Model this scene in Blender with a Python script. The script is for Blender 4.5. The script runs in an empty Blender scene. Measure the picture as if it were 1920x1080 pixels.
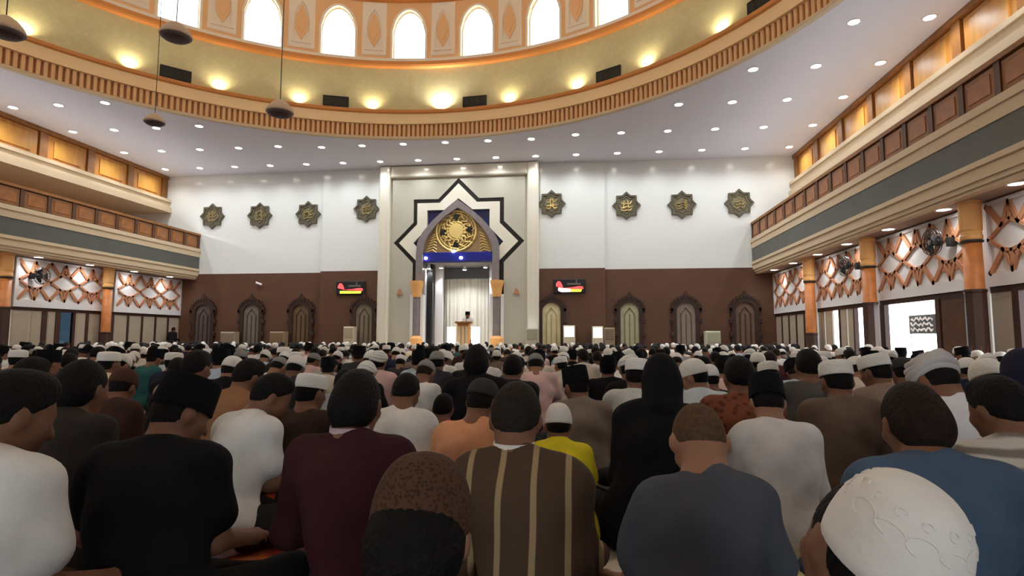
import bpy, math, random
import numpy as np
from mathutils import Vector, Matrix

random.seed(7)
SC = bpy.context.scene
COL = SC.collection

# ------------------------------------------------------------------ camera, world, exposure
CAMPOS = Vector((5.6, 0.0, 1.05))
FPX, PITCH, YAW, ROLL = 1080.15, .0865, .1205, .0022
def cam_axes():
    cp, sp, cy, sy = math.cos(PITCH), math.sin(PITCH), math.cos(YAW), math.sin(YAW)
    fwd = Vector((-sy*cp, cy*cp, sp)); right = Vector((cy, sy, 0)); up = right.cross(fwd)
    c, s = math.cos(ROLL), math.sin(ROLL)
    return c*right + s*up, -s*right + c*up, fwd
AR, AU, AF = cam_axes()
cd = bpy.data.cameras.new('camera'); cam = bpy.data.objects.new('camera', cd); COL.objects.link(cam)
cd.sensor_width = 36.0; cd.lens = FPX/1920*36; cd.clip_start = .05; cd.clip_end = 300
cam.matrix_world = Matrix(((AR.x, AU.x, -AF.x, CAMPOS.x), (AR.y, AU.y, -AF.y, CAMPOS.y), (AR.z, AU.z, -AF.z, CAMPOS.z), (0, 0, 0, 1)))
SC.camera = cam
SC.view_settings.view_transform = 'Standard'; SC.view_settings.look = 'None'
SC.view_settings.gamma = 1.0; SC.view_settings.use_curve_mapping = False
SC.view_settings.exposure = EXPOSURE = 0.78
W = bpy.data.worlds.new('sky'); SC.world = W; W.use_nodes = True
W.node_tree.nodes['Background'].inputs[0].default_value = (.86, .95, 1.0, 1)
W.node_tree.nodes['Background'].inputs[1].default_value = 4.0
DOWNLIGHT_W, UPLIGHT_W, SOFFIT_W, NICHE_W, FILL_W = 75, 46, 26, 60, 120

# ------------------------------------------------------------------ materials
def lin(c):
    return tuple(((v/255)/12.92 if v/255 <= .04045 else ((v/255+.055)/1.055)**2.4) for v in c) + (1,)
MATS = {}
def mat(name, col, rough=.6, metal=0, spec=.4, noise=0, nscale=8, bump=0, bscale=40, emit=None, estr=0, stretch=None, coord='Object'):
    if name in MATS: return MATS[name]
    m = bpy.data.materials.new(name); m.use_nodes = True
    nt = m.node_tree; b = nt.nodes['Principled BSDF']; L = nt.links.new
    b.inputs['Base Color'].default_value = lin(col); b.inputs['Roughness'].default_value = rough
    b.inputs['Metallic'].default_value = metal; b.inputs['Specular IOR Level'].default_value = spec
    if noise or bump:
        tc = nt.nodes.new('ShaderNodeTexCoord'); mp = nt.nodes.new('ShaderNodeMapping')
        L(tc.outputs[coord], mp.inputs[0])
        if stretch: mp.inputs['Scale'].default_value = stretch
    if noise:
        n = nt.nodes.new('ShaderNodeTexNoise'); n.inputs['Scale'].default_value = nscale; n.inputs['Detail'].default_value = 5
        L(mp.outputs[0], n.inputs[0])
        r = nt.nodes.new('ShaderNodeValToRGB')
        c = lin(col)
        r.color_ramp.elements[0].position = .3; r.color_ramp.elements[1].position = .7
        r.color_ramp.elements[0].color = tuple(v*(1-noise) for v in c[:3])+(1,)
        r.color_ramp.elements[1].color = tuple(min(1, v*(1+noise)) for v in c[:3])+(1,)
        L(n.outputs[0], r.inputs[0]); L(r.outputs[0], b.inputs['Base Color'])
    if bump:
        n2 = nt.nodes.new('ShaderNodeTexNoise'); n2.inputs['Scale'].default_value = bscale; n2.inputs['Detail'].default_value = 3
        L(mp.outputs[0], n2.inputs[0])
        bp = nt.nodes.new('ShaderNodeBump'); bp.inputs['Strength'].default_value = bump; bp.inputs['Distance'].default_value = .02
        L(n2.outputs[0], bp.inputs['Height']); L(bp.outputs[0], b.inputs['Normal'])
    if emit:
        b.inputs['Emission Color'].default_value = lin(emit); b.inputs['Emission Strength'].default_value = estr
    MATS[name] = m
    return m
def pattern_mat(name, c1, c2, kind, rough=.85):
    """stripes or batik woven into cloth, in the cloth's own coordinates"""
    m = bpy.data.materials.new(name); m.use_nodes = True; nt = m.node_tree; L = nt.links.new
    b = nt.nodes['Principled BSDF']; b.inputs['Roughness'].default_value = rough; b.inputs['Specular IOR Level'].default_value = .2
    tc = nt.nodes.new('ShaderNodeTexCoord'); r = nt.nodes.new('ShaderNodeValToRGB'); mp = nt.nodes.new('ShaderNodeMapping')
    L(tc.outputs['Object'], mp.inputs[0])
    if kind in ('stripe', 'hstripe', 'carpet'):
        w = nt.nodes.new('ShaderNodeTexWave'); w.wave_profile = 'SIN'
        w.bands_direction = {'stripe': 'X', 'hstripe': 'Z', 'carpet': 'Y'}[kind]
        w.inputs['Scale'].default_value = {'stripe': 3.1, 'hstripe': 5.5, 'carpet': .28}[kind]
        w.inputs['Distortion'].default_value = {'stripe': .5, 'hstripe': 4, 'carpet': 0}[kind]
        w.inputs['Detail'].default_value = 1.5
        L(mp.outputs[0], w.inputs[0]); L(w.outputs[1], r.inputs[0])
        p = {'stripe': (.9, .94), 'hstripe': (.3, .75), 'carpet': (.9, .92)}[kind]
    else:
        v = nt.nodes.new('ShaderNodeTexVoronoi'); v.inputs['Scale'].default_value = 26 if kind == 'batik' else 130
        L(mp.outputs[0], v.inputs[0]); L(v.outputs[0], r.inputs[0]); p = (.25, .5)
    r.color_ramp.elements[0].position, r.color_ramp.elements[1].position = p
    r.color_ramp.elements[0].color = lin(c1); r.color_ramp.elements[1].color = lin(c2)
    L(r.outputs[0], b.inputs['Base Color'])
    MATS[name] = m
    return m
def cloth(c):
    return mat('cloth_%d_%d_%d' % c, c, .9, spec=.15, noise=.10, nscale=7, bump=.6, bscale=9)
def cloth_key(c):
    return MATS[c] if isinstance(c, str) else cloth(c)

def tile_mat(name, col, scale, rough, rot=45, joint=.72, bump=.25):
    m = bpy.data.materials.new(name); m.use_nodes = True; nt = m.node_tree; L = nt.links.new
    b = nt.nodes['Principled BSDF']; b.inputs['Roughness'].default_value = rough; b.inputs['Specular IOR Level'].default_value = .5
    tc = nt.nodes.new('ShaderNodeTexCoord'); mp = nt.nodes.new('ShaderNodeMapping'); L(tc.outputs['UV'], mp.inputs[0])
    mp.inputs['Rotation'].default_value = (0, 0, math.radians(rot))
    br = nt.nodes.new('ShaderNodeTexBrick'); L(mp.outputs[0], br.inputs[0]); br.offset = 0
    br.inputs['Scale'].default_value = scale; br.inputs['Mortar Size'].default_value = .02
    br.inputs['Brick Width'].default_value = .5; br.inputs['Row Height'].default_value = .5
    c = lin(col)
    br.inputs['Color1'].default_value = c; br.inputs['Color2'].default_value = tuple(v*.93 for v in c[:3])+(1,)
    br.inputs['Mortar'].default_value = tuple(v*joint for v in c[:3])+(1,)
    L(br.outputs[0], b.inputs['Base Color'])
    bp = nt.nodes.new('ShaderNodeBump'); bp.inputs['Strength'].default_value = bump; bp.inputs['Distance'].default_value = .01; bp.invert = True
    L(br.outputs[1], bp.inputs['Height']); L(bp.outputs[0], b.inputs['Normal'])
    MATS[name] = m
    return m

def glass_mat():
    m = bpy.data.materials.new('thin_glass'); m.use_nodes = True; nt = m.node_tree; L = nt.links.new
    nt.nodes.remove(nt.nodes['Principled BSDF'])
    t = nt.nodes.new('ShaderNodeBsdfTransparent'); g = nt.nodes.new('ShaderNodeBsdfGlossy'); x = nt.nodes.new('ShaderNodeMixShader')
    t.inputs[0].default_value = (.95, .97, .98, 1); g.inputs['Roughness'].default_value = .05; x.inputs[0].default_value = .06
    L(t.outputs[0], x.inputs[1]); L(g.outputs[0], x.inputs[2]); L(x.outputs[0], nt.nodes['Material Output'].inputs[0])
    MATS['thin_glass'] = m
    return m

M_WHITE = mat('white_wall', (226, 226, 222), .17, spec=.5)
M_CEIL = mat('ceiling_paint', (224, 222, 230), .7)
M_BROWN = mat('brown_cladding', (94, 62, 44), .5, noise=.12, nscale=1.2)
M_CREAM = mat('cream_plaster', (216, 192, 158), .6)
M_CREAM2 = mat('cream_frame', (226, 218, 200), .12, spec=.6)
M_PEACH = mat('peach_plaster', (255, 220, 168), .6)
M_SLAT = mat('slat_wood', (238, 188, 136), .55)
M_DKGAP = mat('slat_recess', (206, 150, 100), .7)
M_LEDGE = mat('orange_moulding', (222, 146, 78), .55)
M_PINK = mat('pale_peach', (255, 236, 214), .6)
M_ORANGE = mat('orange_paint', (252, 198, 142), .6)
M_BEIGE = tile_mat('glossy_beige_tile', (218, 206, 158), 3.0, .25, 45, .9, .12)
M_AMBER = mat('amber_wood', (190, 128, 58), .45, noise=.25, nscale=3, stretch=(1, 1, .25))
M_AMBERD = mat('amber_wood_post', (148, 96, 46), .5, noise=.2, nscale=4)
M_DARKW = mat('dark_wood', (86, 54, 34), .5, noise=.25, nscale=4)
M_CARVE = mat('dark_carved_wood', (58, 36, 27), .5, noise=.25, nscale=4)
M_PANELW = mat('panel_wood', (142, 90, 48), .45, noise=.25, nscale=2.5)
M_GREEN = mat('green_grey_band', (92, 92, 84), .5, noise=.08, nscale=2)
M_SOFFIT = mat('soffit_paint', (168, 146, 128), .7)
M_GRAN = mat('grey_granite', (186, 180, 164), .35, noise=.10, nscale=30)
M_BLACK = mat('black_stone', (26, 24, 24), .3)
M_NAVY = mat('navy_enamel', (22, 22, 78), .35)
M_BLUE = mat('blue_enamel', (24, 30, 130), .35)
M_ARCH = mat('grey_marble', (128, 118, 118), .35, noise=.12, nscale=6)
M_GOLD = mat('gold_leaf', (234, 204, 128), .4, metal=.3)
M_TYMP = mat('bronze_ground', (156, 128, 88), .5, metal=.2)
M_BRONZE = mat('dark_bronze', (92, 86, 70), .5, metal=.3, noise=.2, nscale=12)
M_ORMAR = mat('orange_marble', (200, 122, 64), .5, noise=.15, nscale=5)
M_GOLDCAP = mat('gold_capital', (236, 176, 108), .5)
M_GREIGE = mat('greige_door', (176, 160, 140), .5)
M_DKFR = mat('dark_door_frame', (70, 44, 36), .5)
M_TRAC = mat('tracery_wood', (190, 132, 98), .8, spec=.2)
M_PANELWHITE = mat('panel_white', (226, 220, 218), .55)
M_BLACKP = mat('black_plastic', (30, 29, 30), .45)
M_METAL = mat('grey_metal', (150, 150, 150), .4, metal=.8)
M_CURT = mat('white_curtain', (226, 220, 206), .85)
M_LAMP = mat('lamp_glow', (255, 255, 255), .5, emit=(255, 252, 245), estr=14)
M_LAMPW = mat('warm_lamp_glow', (255, 240, 200), .5, emit=(255, 232, 160), estr=14)
M_LITBOX = mat('lit_white_screen', (255, 250, 230), .5, emit=(255, 244, 214), estr=.9)
M_RED = mat('led_red', (255, 60, 60), .5, emit=(255, 70, 70), estr=1.2)
M_LGREEN = mat('led_green', (190, 230, 60), .5, emit=(190, 232, 60), estr=1.1)
M_LWHITE = mat('led_white', (255, 220, 225), .5, emit=(255, 225, 228), estr=1.2)
M_SKIN = [mat('skin_%d' % i, c, .55, spec=.3) for i, c in enumerate([(138, 98, 74), (120, 82, 62), (150, 108, 84), (98, 66, 50)])]
M_HAIR = mat('black_hair', (22, 19, 18), .7, spec=.12, bump=.5, bscale=90, noise=.3, nscale=60)
M_HAIRB = mat('brown_hair', (36, 26, 20), .7, spec=.12, bump=.5, bscale=90, noise=.3, nscale=60)
M_HAIRG = mat('cropped_hair', (84, 62, 46), .8, spec=.12, noise=.25, nscale=70)
M_VELVET = mat('black_velvet', (16, 15, 18), .85, spec=.1)
M_WCAP = mat('white_knit', (222, 218, 210), .9, spec=.15, bump=.4, bscale=60)
M_WEMB = mat('white_embroidered', (226, 222, 216), .85, spec=.15, bump=.35, bscale=28)
M_GREYCAP = mat('grey_felt', (132, 130, 126), .9, spec=.15)
M_BROWNCAP = pattern_mat('brown_woven_cap', (54, 36, 26), (80, 54, 40), 'weave')
pattern_mat('brown_cream_stripe', (74, 56, 42), (150, 128, 96), 'stripe')
pattern_mat('white_grey_batik', (190, 184, 176), (120, 112, 104), 'hstripe')
pattern_mat('rust_batik', (92, 50, 34), (128, 74, 52), 'batik')
pattern_mat('red_batik', (110, 40, 36), (170, 74, 60), 'batik')
pattern_mat('carpet', (94, 44, 38), (120, 84, 58), 'carpet', .95)
pattern_mat('prayer_mat', (150, 52, 36), (196, 104, 54), 'hstripe', .95)
glass_mat()
def tinted():
    m = MATS['thin_glass'].copy(); m.name = 'tinted_glass'; m.node_tree.nodes['Transparent BSDF'].inputs[0].default_value = (.08, .105, .125, 1); MATS['tinted_glass'] = m
tinted()

# ------------------------------------------------------------------ mesh helpers
class MB:
    def __init__(s): s.v = []; s.f = []
    def add(s, vs, fs):
        n = len(s.v); s.v += [tuple(v) for v in vs]; s.f += [tuple(i+n for i in f) for f in fs]; return s
    def box(s, x0, x1, y0, y1, z0, z1):
        return s.add([(x0,y0,z0),(x1,y0,z0),(x1,y1,z0),(x0,y1,z0),(x0,y0,z1),(x1,y0,z1),(x1,y1,z1),(x0,y1,z1)],
                     [(0,3,2,1),(4,5,6,7),(0,1,5,4),(1,2,6,5),(2,3,7,6),(3,0,4,7)])
    def bevbox(s, x0, x1, y0, y1, z0, z1, b):
        """box with chamfered edges on its -y face"""
        vs = [(x0,y1,z0),(x1,y1,z0),(x1,y1,z1),(x0,y1,z1),(x0,y0+b,z0),(x1,y0+b,z0),(x1,y0+b,z1),(x0,y0+b,z1),
              (x0+b,y0,z0+b),(x1-b,y0,z0+b),(x1-b,y0,z1-b),(x0+b,y0,z1-b)]
        return s.add(vs, [(0,3,2,1),(8,9,10,11),(4,5,9,8),(5,6,10,9),(6,7,11,10),(7,4,8,11),(0,1,5,4),(1,2,6,5),(2,3,7,6),(3,0,4,7)])
    def prism(s, pts, y0, y1):
        """polygon of (x, z) extruded along y"""
        n = len(pts)
        vs = [(p[0], y0, p[1]) for p in pts] + [(p[0], y1, p[1]) for p in pts]
        fs = [tuple(range(n)), tuple(range(2*n-1, n-1, -1))] + [(i, i+n, (i+1) % n+n, (i+1) % n) for i in range(n)]
        return s.add(vs, fs)
    def band(s, outer, inner, y0, y1, closed=False):
        """ribbon between two matching (x, z) outlines, extruded along y"""
        n = len(outer); vs = []
        for o, i in zip(outer, inner): vs += [(o[0],y0,o[1]),(i[0],y0,i[1]),(i[0],y1,i[1]),(o[0],y1,o[1])]
        fs = []
        for k in range(n if closed else n-1):
            a, b = 4*k, 4*((k+1) % n)
            for q in range(4): fs.append((a+q, b+q, b+(q+1) % 4, a+(q+1) % 4))
        if not closed: fs += [(0,1,2,3), (4*n-1,4*n-2,4*n-3,4*n-4)]
        return s.add(vs, fs)
    def lathe(s, prof, seg=24, c=(0,0,0), a0=0, a1=2*math.pi, sx=1, sy=1):
        full = abs(a1-a0) > 6.28; n = seg if full else seg+1; vs = []
        for r, z in prof:
            for i in range(n):
                a = a0+(a1-a0)*i/seg; vs.append((c[0]+sx*r*math.cos(a), c[1]+sy*r*math.sin(a), c[2]+z))
        fs = []
        for j in range(len(prof)-1):
            for i in range(seg):
                k = (i+1) % n if full else i+1
                fs.append((j*n+i, j*n+k, (j+1)*n+k, (j+1)*n+i))
        if full:
            if prof[0][0] > 1e-4: fs.append(tuple(range(n-1, -1, -1)))
            if prof[-1][0] > 1e-4: fs.append(tuple((len(prof)-1)*n+i for i in range(n)))
        return s.add(vs, fs)
    def tube(s, pts, r, seg=6):
        P = [Vector(p) for p in pts]; n = len(P); vs = []
        for i, p in enumerate(P):
            d = (P[min(i+1, n-1)]-P[max(i-1, 0)]).normalized()
            u = d.cross(Vector((0, 0, 1)) if abs(d.z) < .9 else Vector((1, 0, 0))).normalized(); w = d.cross(u)
            rr = r[i] if isinstance(r, (list, tuple)) else r
            for k in range(seg):
                a = 2*math.pi*k/seg; vs.append(p+u*rr*math.cos(a)+w*rr*math.sin(a))
        fs = [(i*seg+k, i*seg+(k+1) % seg, (i+1)*seg+(k+1) % seg, (i+1)*seg+k) for i in range(n-1) for k in range(seg)]
        fs += [tuple(range(seg-1, -1, -1)), tuple((n-1)*seg+k for k in range(seg))]
        return s.add(vs, fs)
    def mesh(s, name, m, smooth=False):
        me = bpy.data.meshes.new(name); me.from_pydata([tuple(v) for v in s.v], [], s.f); me.update()
        if m: me.materials.append(m)
        if smooth: me.polygons.foreach_set('use_smooth', [True]*len(me.polygons))
        return me
    def obj(s, name, m, parent=None, loc=(0,0,0), smooth=False):
        return link(name, s.mesh(name, m, smooth), parent, loc)
def link(name, me, parent=None, loc=(0,0,0), rotz=0, scale=None):
    o = bpy.data.objects.new(name, me); COL.objects.link(o); o.location = loc
    if rotz: o.rotation_euler = (0, 0, rotz)
    if scale: o.scale = scale
    if parent: o.parent = parent
    return o
def slot(o, m):
    """material on the object, so copies may share mesh data"""
    o.material_slots[0].link = 'OBJECT'; o.material_slots[0].material = m
    return o
def tag(o, label, cat, group=None, kind=None):
    o['label'] = label; o['category'] = cat
    if group: o['group'] = group
    if kind: o['kind'] = kind
    return o
def empty(name, loc, label, cat, group=None, rotz=0, kind=None):
    o = bpy.data.objects.new(name, None); COL.objects.link(o); o.location = loc; o.rotation_euler = (0, 0, rotz); o.empty_display_size = .1
    return tag(o, label, cat, group, kind)
def struct(o):
    o['kind'] = 'structure'; return o
ORD = 'zeroth first second third fourth fifth sixth seventh eighth ninth tenth eleventh twelfth thirteenth fourteenth fifteenth sixteenth seventeenth eighteenth nineteenth'.split()
def ordinal(n):
    if n < 20: return ORD[n]
    t = ['', '', 'twent', 'thirt', 'fort', 'fift', 'sixt'][n//10]
    return t+'ieth' if n % 10 == 0 else t+'y-'+ORD[n % 10]
def spot(name, loc, target, watt, col=(1, 1, 1), size=110, blend=.6, rad=.06):
    l = bpy.data.lights.new(name, 'SPOT'); l.energy = watt; l.color = col; l.spot_size = math.radians(size); l.spot_blend = blend; l.shadow_soft_size = rad
    o = bpy.data.objects.new(name, l); COL.objects.link(o); o.location = loc
    d = Vector(target)-Vector(loc); o.rotation_euler = d.to_track_quat('-Z', 'Y').to_euler()
    return o

REAR_Z = 2.8  # height of the unseen rear openings, set for the light from behind
# ------------------------------------------------------------------ setting
ZC, RD, CY = 9.05, 12.5, 9.6            # ceiling height, dome opening radius, dome centre
YB, HW, HP, HG = 26.0, 13.9, 13.0, 15.0  # back wall, half widths of ground floor, balcony face, upper gallery face

def uvplane(me, w=1.0):
    uv = me.uv_layers.new()
    for p in me.polygons:
        n = p.normal
        for li in p.loop_indices:
            v = me.vertices[me.loops[li].vertex_index].co
            uv.data[li].uv = (v.x, v.y) if abs(n.z) > .7 else ((v.x, v.z) if abs(n.y) > .7 else (v.y, v.z))

struct(MB().box(-24, 24, -14, 34, -.3, -.02).obj('floor', mat('outside_paving', (190, 186, 178), .8)))
struct(MB().box(-HW, HW, -5, YB-.02, -.019, 0).obj('floor_carpet', MATS['carpet']))

# ceiling with the round opening
b = MB(); N = 128; xs, y0, y1 = 15.3, -5.0, 26.2
for i in range(N):
    a = 2*math.pi*i/N; c, s = math.cos(a), math.sin(a)
    t = min(xs/abs(c) if abs(c) > 1e-6 else 1e9, ((y1-CY)/s if s > 0 else (y0-CY)/s) if abs(s) > 1e-6 else 1e9)
    b.v += [(RD*c, CY+RD*s, ZC), (t*c, CY+t*s, ZC), (RD*c, CY+RD*s, ZC+.12), (t*c, CY+t*s, ZC+.12)]
for cx in (xs, -xs):
    for cy in (y1, y0): b.v.append((cx, cy, ZC))
for i in range(N):
    j = (i+1) % N
    b.f += [(4*i, 4*i+1, 4*j+1, 4*j), (4*i+2, 4*j+2, 4*j+3, 4*i+3)]
    p, q = b.v[4*i+1], b.v[4*j+1]
    if abs(abs(p[0])-xs) < 1e-6 and abs(abs(q[0])-xs) > 1e-6 or abs(abs(p[0])-xs) > 1e-6 and abs(abs(q[0])-xs) < 1e-6:
        k = 4*N+(0 if p[0] > 0 else 2)+(0 if p[1] > CY else 1); b.f.append((4*i+1, k, 4*j+1))
struct(b.obj('ceiling', M_CEIL))

# dome opening: trim, slatted fascia, band, ledge
def tube_only(prof, seg=168):
    b = MB(); b.lathe(prof, seg, (0, CY, 0)); b.f = [f for f in b.f if len(f) == 4]; return b
def ringobj(name, prof, m, seg=160, smooth=True):
    return struct(tube_only(prof, seg).obj(name, m))
ringobj('trim_1', [(12.58, 9.03), (12.42, 9.03), (12.42, 9.09), (12.46, 9.15), (12.66, 9.16)], M_CREAM)
fascia = ringobj('trim_2', [(12.64, 9.14), (12.64, 9.70)], M_DKGAP)
ringobj('trim_3', [(12.66, 9.67), (12.45, 9.67), (12.45, 9.74), (12.5, 9.78), (12.5, 10.12)], M_PEACH)
ringobj('trim_4', [(12.5, 10.10), (12.42, 10.14), (12.40, 10.24), (12.46, 10.27), (12.80, 10.27)], M_LEDGE)
NSL = 420
sl = MB().bevbox(-.055, .055, -.09, .0, 9.155, 9.675, .015).mesh('slat', M_SLAT)
rest = MB()
for i in range(NSL):
    a = 360*i/NSL; a = a-360 if a > 180 else a       # 0 is straight ahead, positive to the right
    if -100 < a < 78:
        r = math.radians(a)
        link('slat', sl, fascia, (12.62*math.sin(r), CY+12.62*math.cos(r), 0), -r)
    else:
        r = math.radians(a); q = MB().box(-.055, .055, -.09, 0, 9.155, 9.675); c, s = math.cos(-r), math.sin(-r)
        rest.add([(12.62*math.sin(r)+c*x-s*y, CY+12.62*math.cos(r)+s*x+c*y, z) for x, y, z in q.v], q.f)
rest.obj('slats_behind_camera', M_SLAT, fascia)['kind'] = 'stuff'

# tiled wall above the ledge (UV in metres along the wall)
def tilewall():
    b = tube_only([(12.72, 10.2), (12.72, 12.2)]); me = b.mesh('wall_tiled', M_BEIGE); uv = me.uv_layers.new(); n = 168
    for p in me.polygons:
        vi = [v % n for v in p.vertices]; wrap = max(vi)-min(vi) > 2
        for li in p.loop_indices:
            v = me.loops[li].vertex_index; k = v % n
            if wrap and k < 2: k += n
            uv.data[li].uv = (k*2*math.pi*12.72/n, me.vertices[v].co.z)
    return struct(link('wall_tiled', me))
tilewall()
struct(tube_only([(12.74, 12.10), (12.55, 12.13), (12.52, 12.2), (12.58, 12.34), (12.60, 12.38)]).obj('trim_5', M_LEDGE))
struct(tube_only([(12.60, 12.38), (12.60, 12.50), (12.86, 12.54)]).obj('trim_6', M_PINK))

# drum with 28 arched windows
NB = 28; STEP = 2*math.pi/NB; HALF = math.radians(3.02); ZS, ZSP, ZA, ZT = 12.56, 13.75, 14.66, 16.0
def archz(u): return ZSP+(ZA-ZSP)*(max(0, 1-abs(u)**1.9))**.62
drum = MB()
def P(a, R, z): return (R*math.sin(a), CY+R*math.cos(a), z)
NA = 10
for k in range(NB):
    a0 = (k+.5)*STEP
    for R, flip in ((12.75, 0), (13.15, 1)):
        def q(p): drum.add([P(a, R, z) for a, z in p], [(0, 1, 2, 3) if not flip else (3, 2, 1, 0)])
        L_, R_ = a0-STEP/2, a0+STEP/2
        for u, w in ((L_, a0-HALF), (a0+HALF, R_)):
            m_ = (u+w)/2
            for p0, p1 in ((u, m_), (m_, w)): q([(p0, 12.4), (p1, 12.4), (p1, ZT), (p0, ZT)])
        for i in range(NA):
            u0, u1 = -1+2*i/NA, -1+2*(i+1)/NA
            q([(a0+u0*HALF, archz(u0)), (a0+u1*HALF, archz(u1)), (a0+u1*HALF, ZT), (a0+u0*HALF, ZT)])
        q([(a0-HALF, 12.4), (a0, 12.4), (a0, ZS), (a0-HALF, ZS)]); q([(a0, 12.4), (a0+HALF, 12.4), (a0+HALF, ZS), (a0, ZS)])
    out = [(-1, ZS), (-1, archz(-1))]+[(-1+2*i/NA, archz(-1+2*i/NA)) for i in range(1, NA)]+[(1, archz(1)), (1, ZS), (0, ZS)]
    for i in range(len(out)):
        (u0, z0), (u1, z1) = out[i], out[(i+1) % len(out)]
        drum.add([P(a0+u0*HALF, 12.75, z0), P(a0+u1*HALF, 12.75, z1), P(a0+u1*HALF, 13.15, z1), P(a0+u0*HALF, 13.15, z0)], [(0, 1, 2, 3)])
drum_o = struct(drum.obj('wall_drum', M_ORANGE))
# window surround + glass pane, shared by all 28
hwid = 12.75*HALF
outl = [(-hwid, ZS)]+[(-hwid+2*hwid*i/14, archz(-1+2*i/14)) for i in range(15)]+[(hwid, ZS)]
outb = [(x*1.13, (z-ZS)*1.045+ZS-(.0 if i in (0, 16) else 0)) for i, (x, z) in enumerate(outl)]
sur_me = MB().band(outb, outl, -.05, .05).mesh('window_surround', M_PINK)
pane_me = MB().prism(outl, .18, .195).mesh('pane', MATS['thin_glass'])
fr = MB(); fr.band([(x, z) for x, z in outl], [(x*.95, (z-ZS)*.97+ZS+.03) for x, z in outl], .15, .22)
frame_me = fr.mesh('window_frame', M_CREAM2)
# panel and its cartouche
pw, pz0, pz1 = .50, 12.66, 14.95
pb = MB().bevbox(-pw, pw, -.05, .08, pz0, pz1, .03)
arch_o = [(-.38, 12.85), (-.38, 13.7), (-.34, 14.05), (-.2, 14.4), (0, 14.65), (.2, 14.4), (.34, 14.05), (.38, 13.7), (.38, 12.85)]
arch_i = [(x*.8, 12.93+(z-12.85)*.93) for x, z in arch_o]
pb.band(arch_o, arch_i, -.10, 0, True)
panel_me = pb.mesh('panel', M_PINK)
car = [(0, 12.98), (.12, 13.2), (.24, 13.42), (.255, 13.75), (.2, 14.02), (.12, 14.16), (.1, 14.28), (0, 14.45), (-.1, 14.28), (-.12, 14.16), (-.2, 14.02), (-.255, 13.75), (-.24, 13.42), (-.12, 13.2)]
cb = MB().prism(car, -.09, 0); cb.prism([(x*.62, 13.7+(z-13.7)*.62) for x, z in car], -.115, 0)
car_me = cb.mesh('cartouche', M_ORANGE)
for k in range(NB):
    a = (k+.5)*STEP; a = a-2*math.pi if a > math.pi else a
    w = struct(link('window_%d' % (k+1), frame_me, None, (12.75*math.sin(a), CY+12.75*math.cos(a), 0), -a))
    link('pane', pane_me, w); link('surround', sur_me, w)
    a = k*STEP
    p = link('panel', panel_me, drum_o, (12.74*math.sin(a), CY+12.74*math.cos(a), 0), -a); link('cartouche', car_me, p)
struct(tube_only([(12.75, 14.98), (12.6, 15.02), (12.58, 15.2), (12.75, 15.25)]).obj('trim_7', M_LEDGE))
b = MB().lathe([(13.15*math.cos(t*math.pi/2/16), 15.9+7.5*math.sin(t*math.pi/2/16)) for t in range(16)]+[(.01, 23.4)], 64, (0, CY, 0))
b.f = [f for f in b.f if len(f) == 4]
struct(b.obj('ceiling_dome', mat('dome_paint', (250, 238, 222), .7), smooth=True))

# back wall: white above, brown cladding below, centre bay a little proud
b = MB()
for s in (-1, 1):
    x0, x1 = sorted((s*6.65, s*17.2)); b.box(x0, x1, YB, YB+.3, 4.13, ZC)
    x0, x1 = sorted((s*3.7, s*6.65)); b.box(x0, x1, YB-.14, YB+.3, 4.18, ZC)
struct(b.obj('wall_back', M_WHITE))
b = MB()
for s in (-1, 1):
    x0, x1 = sorted((s*6.65, s*HW)); b.box(x0, x1, YB-.05, YB+.3, 0, 4.12)
    x0, x1 = sorted((s*3.7, s*6.65)); b.box(x0, x1, YB-.2, YB+.3, 0, 4.17)
struct(b.obj('wall_back_cladding', M_BROWN))
def yz_box(b, s, xa, xb, y0, y1, z0, z1):
    x0, x1 = sorted((s*xa, s*xb)); return b.box(x0, x1, y0, y1, z0, z1)
b = MB(); b.box(-17.2, 17.2, -5.3, -5, REAR_Z, 12); struct(b.obj('wall_rear', M_WHITE))
b = MB()  # unseen piers between the rear openings, added to cut light from behind
for s in (-1, 1):
    for x0, x1 in ((1.4, 6.6), (9.2, 13.9)): yz_box(b, s, x0, x1, -5.3, -5, 0, REAR_Z)
struct(b.obj('wall_rear_light_blockers', M_CREAM2))

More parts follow.
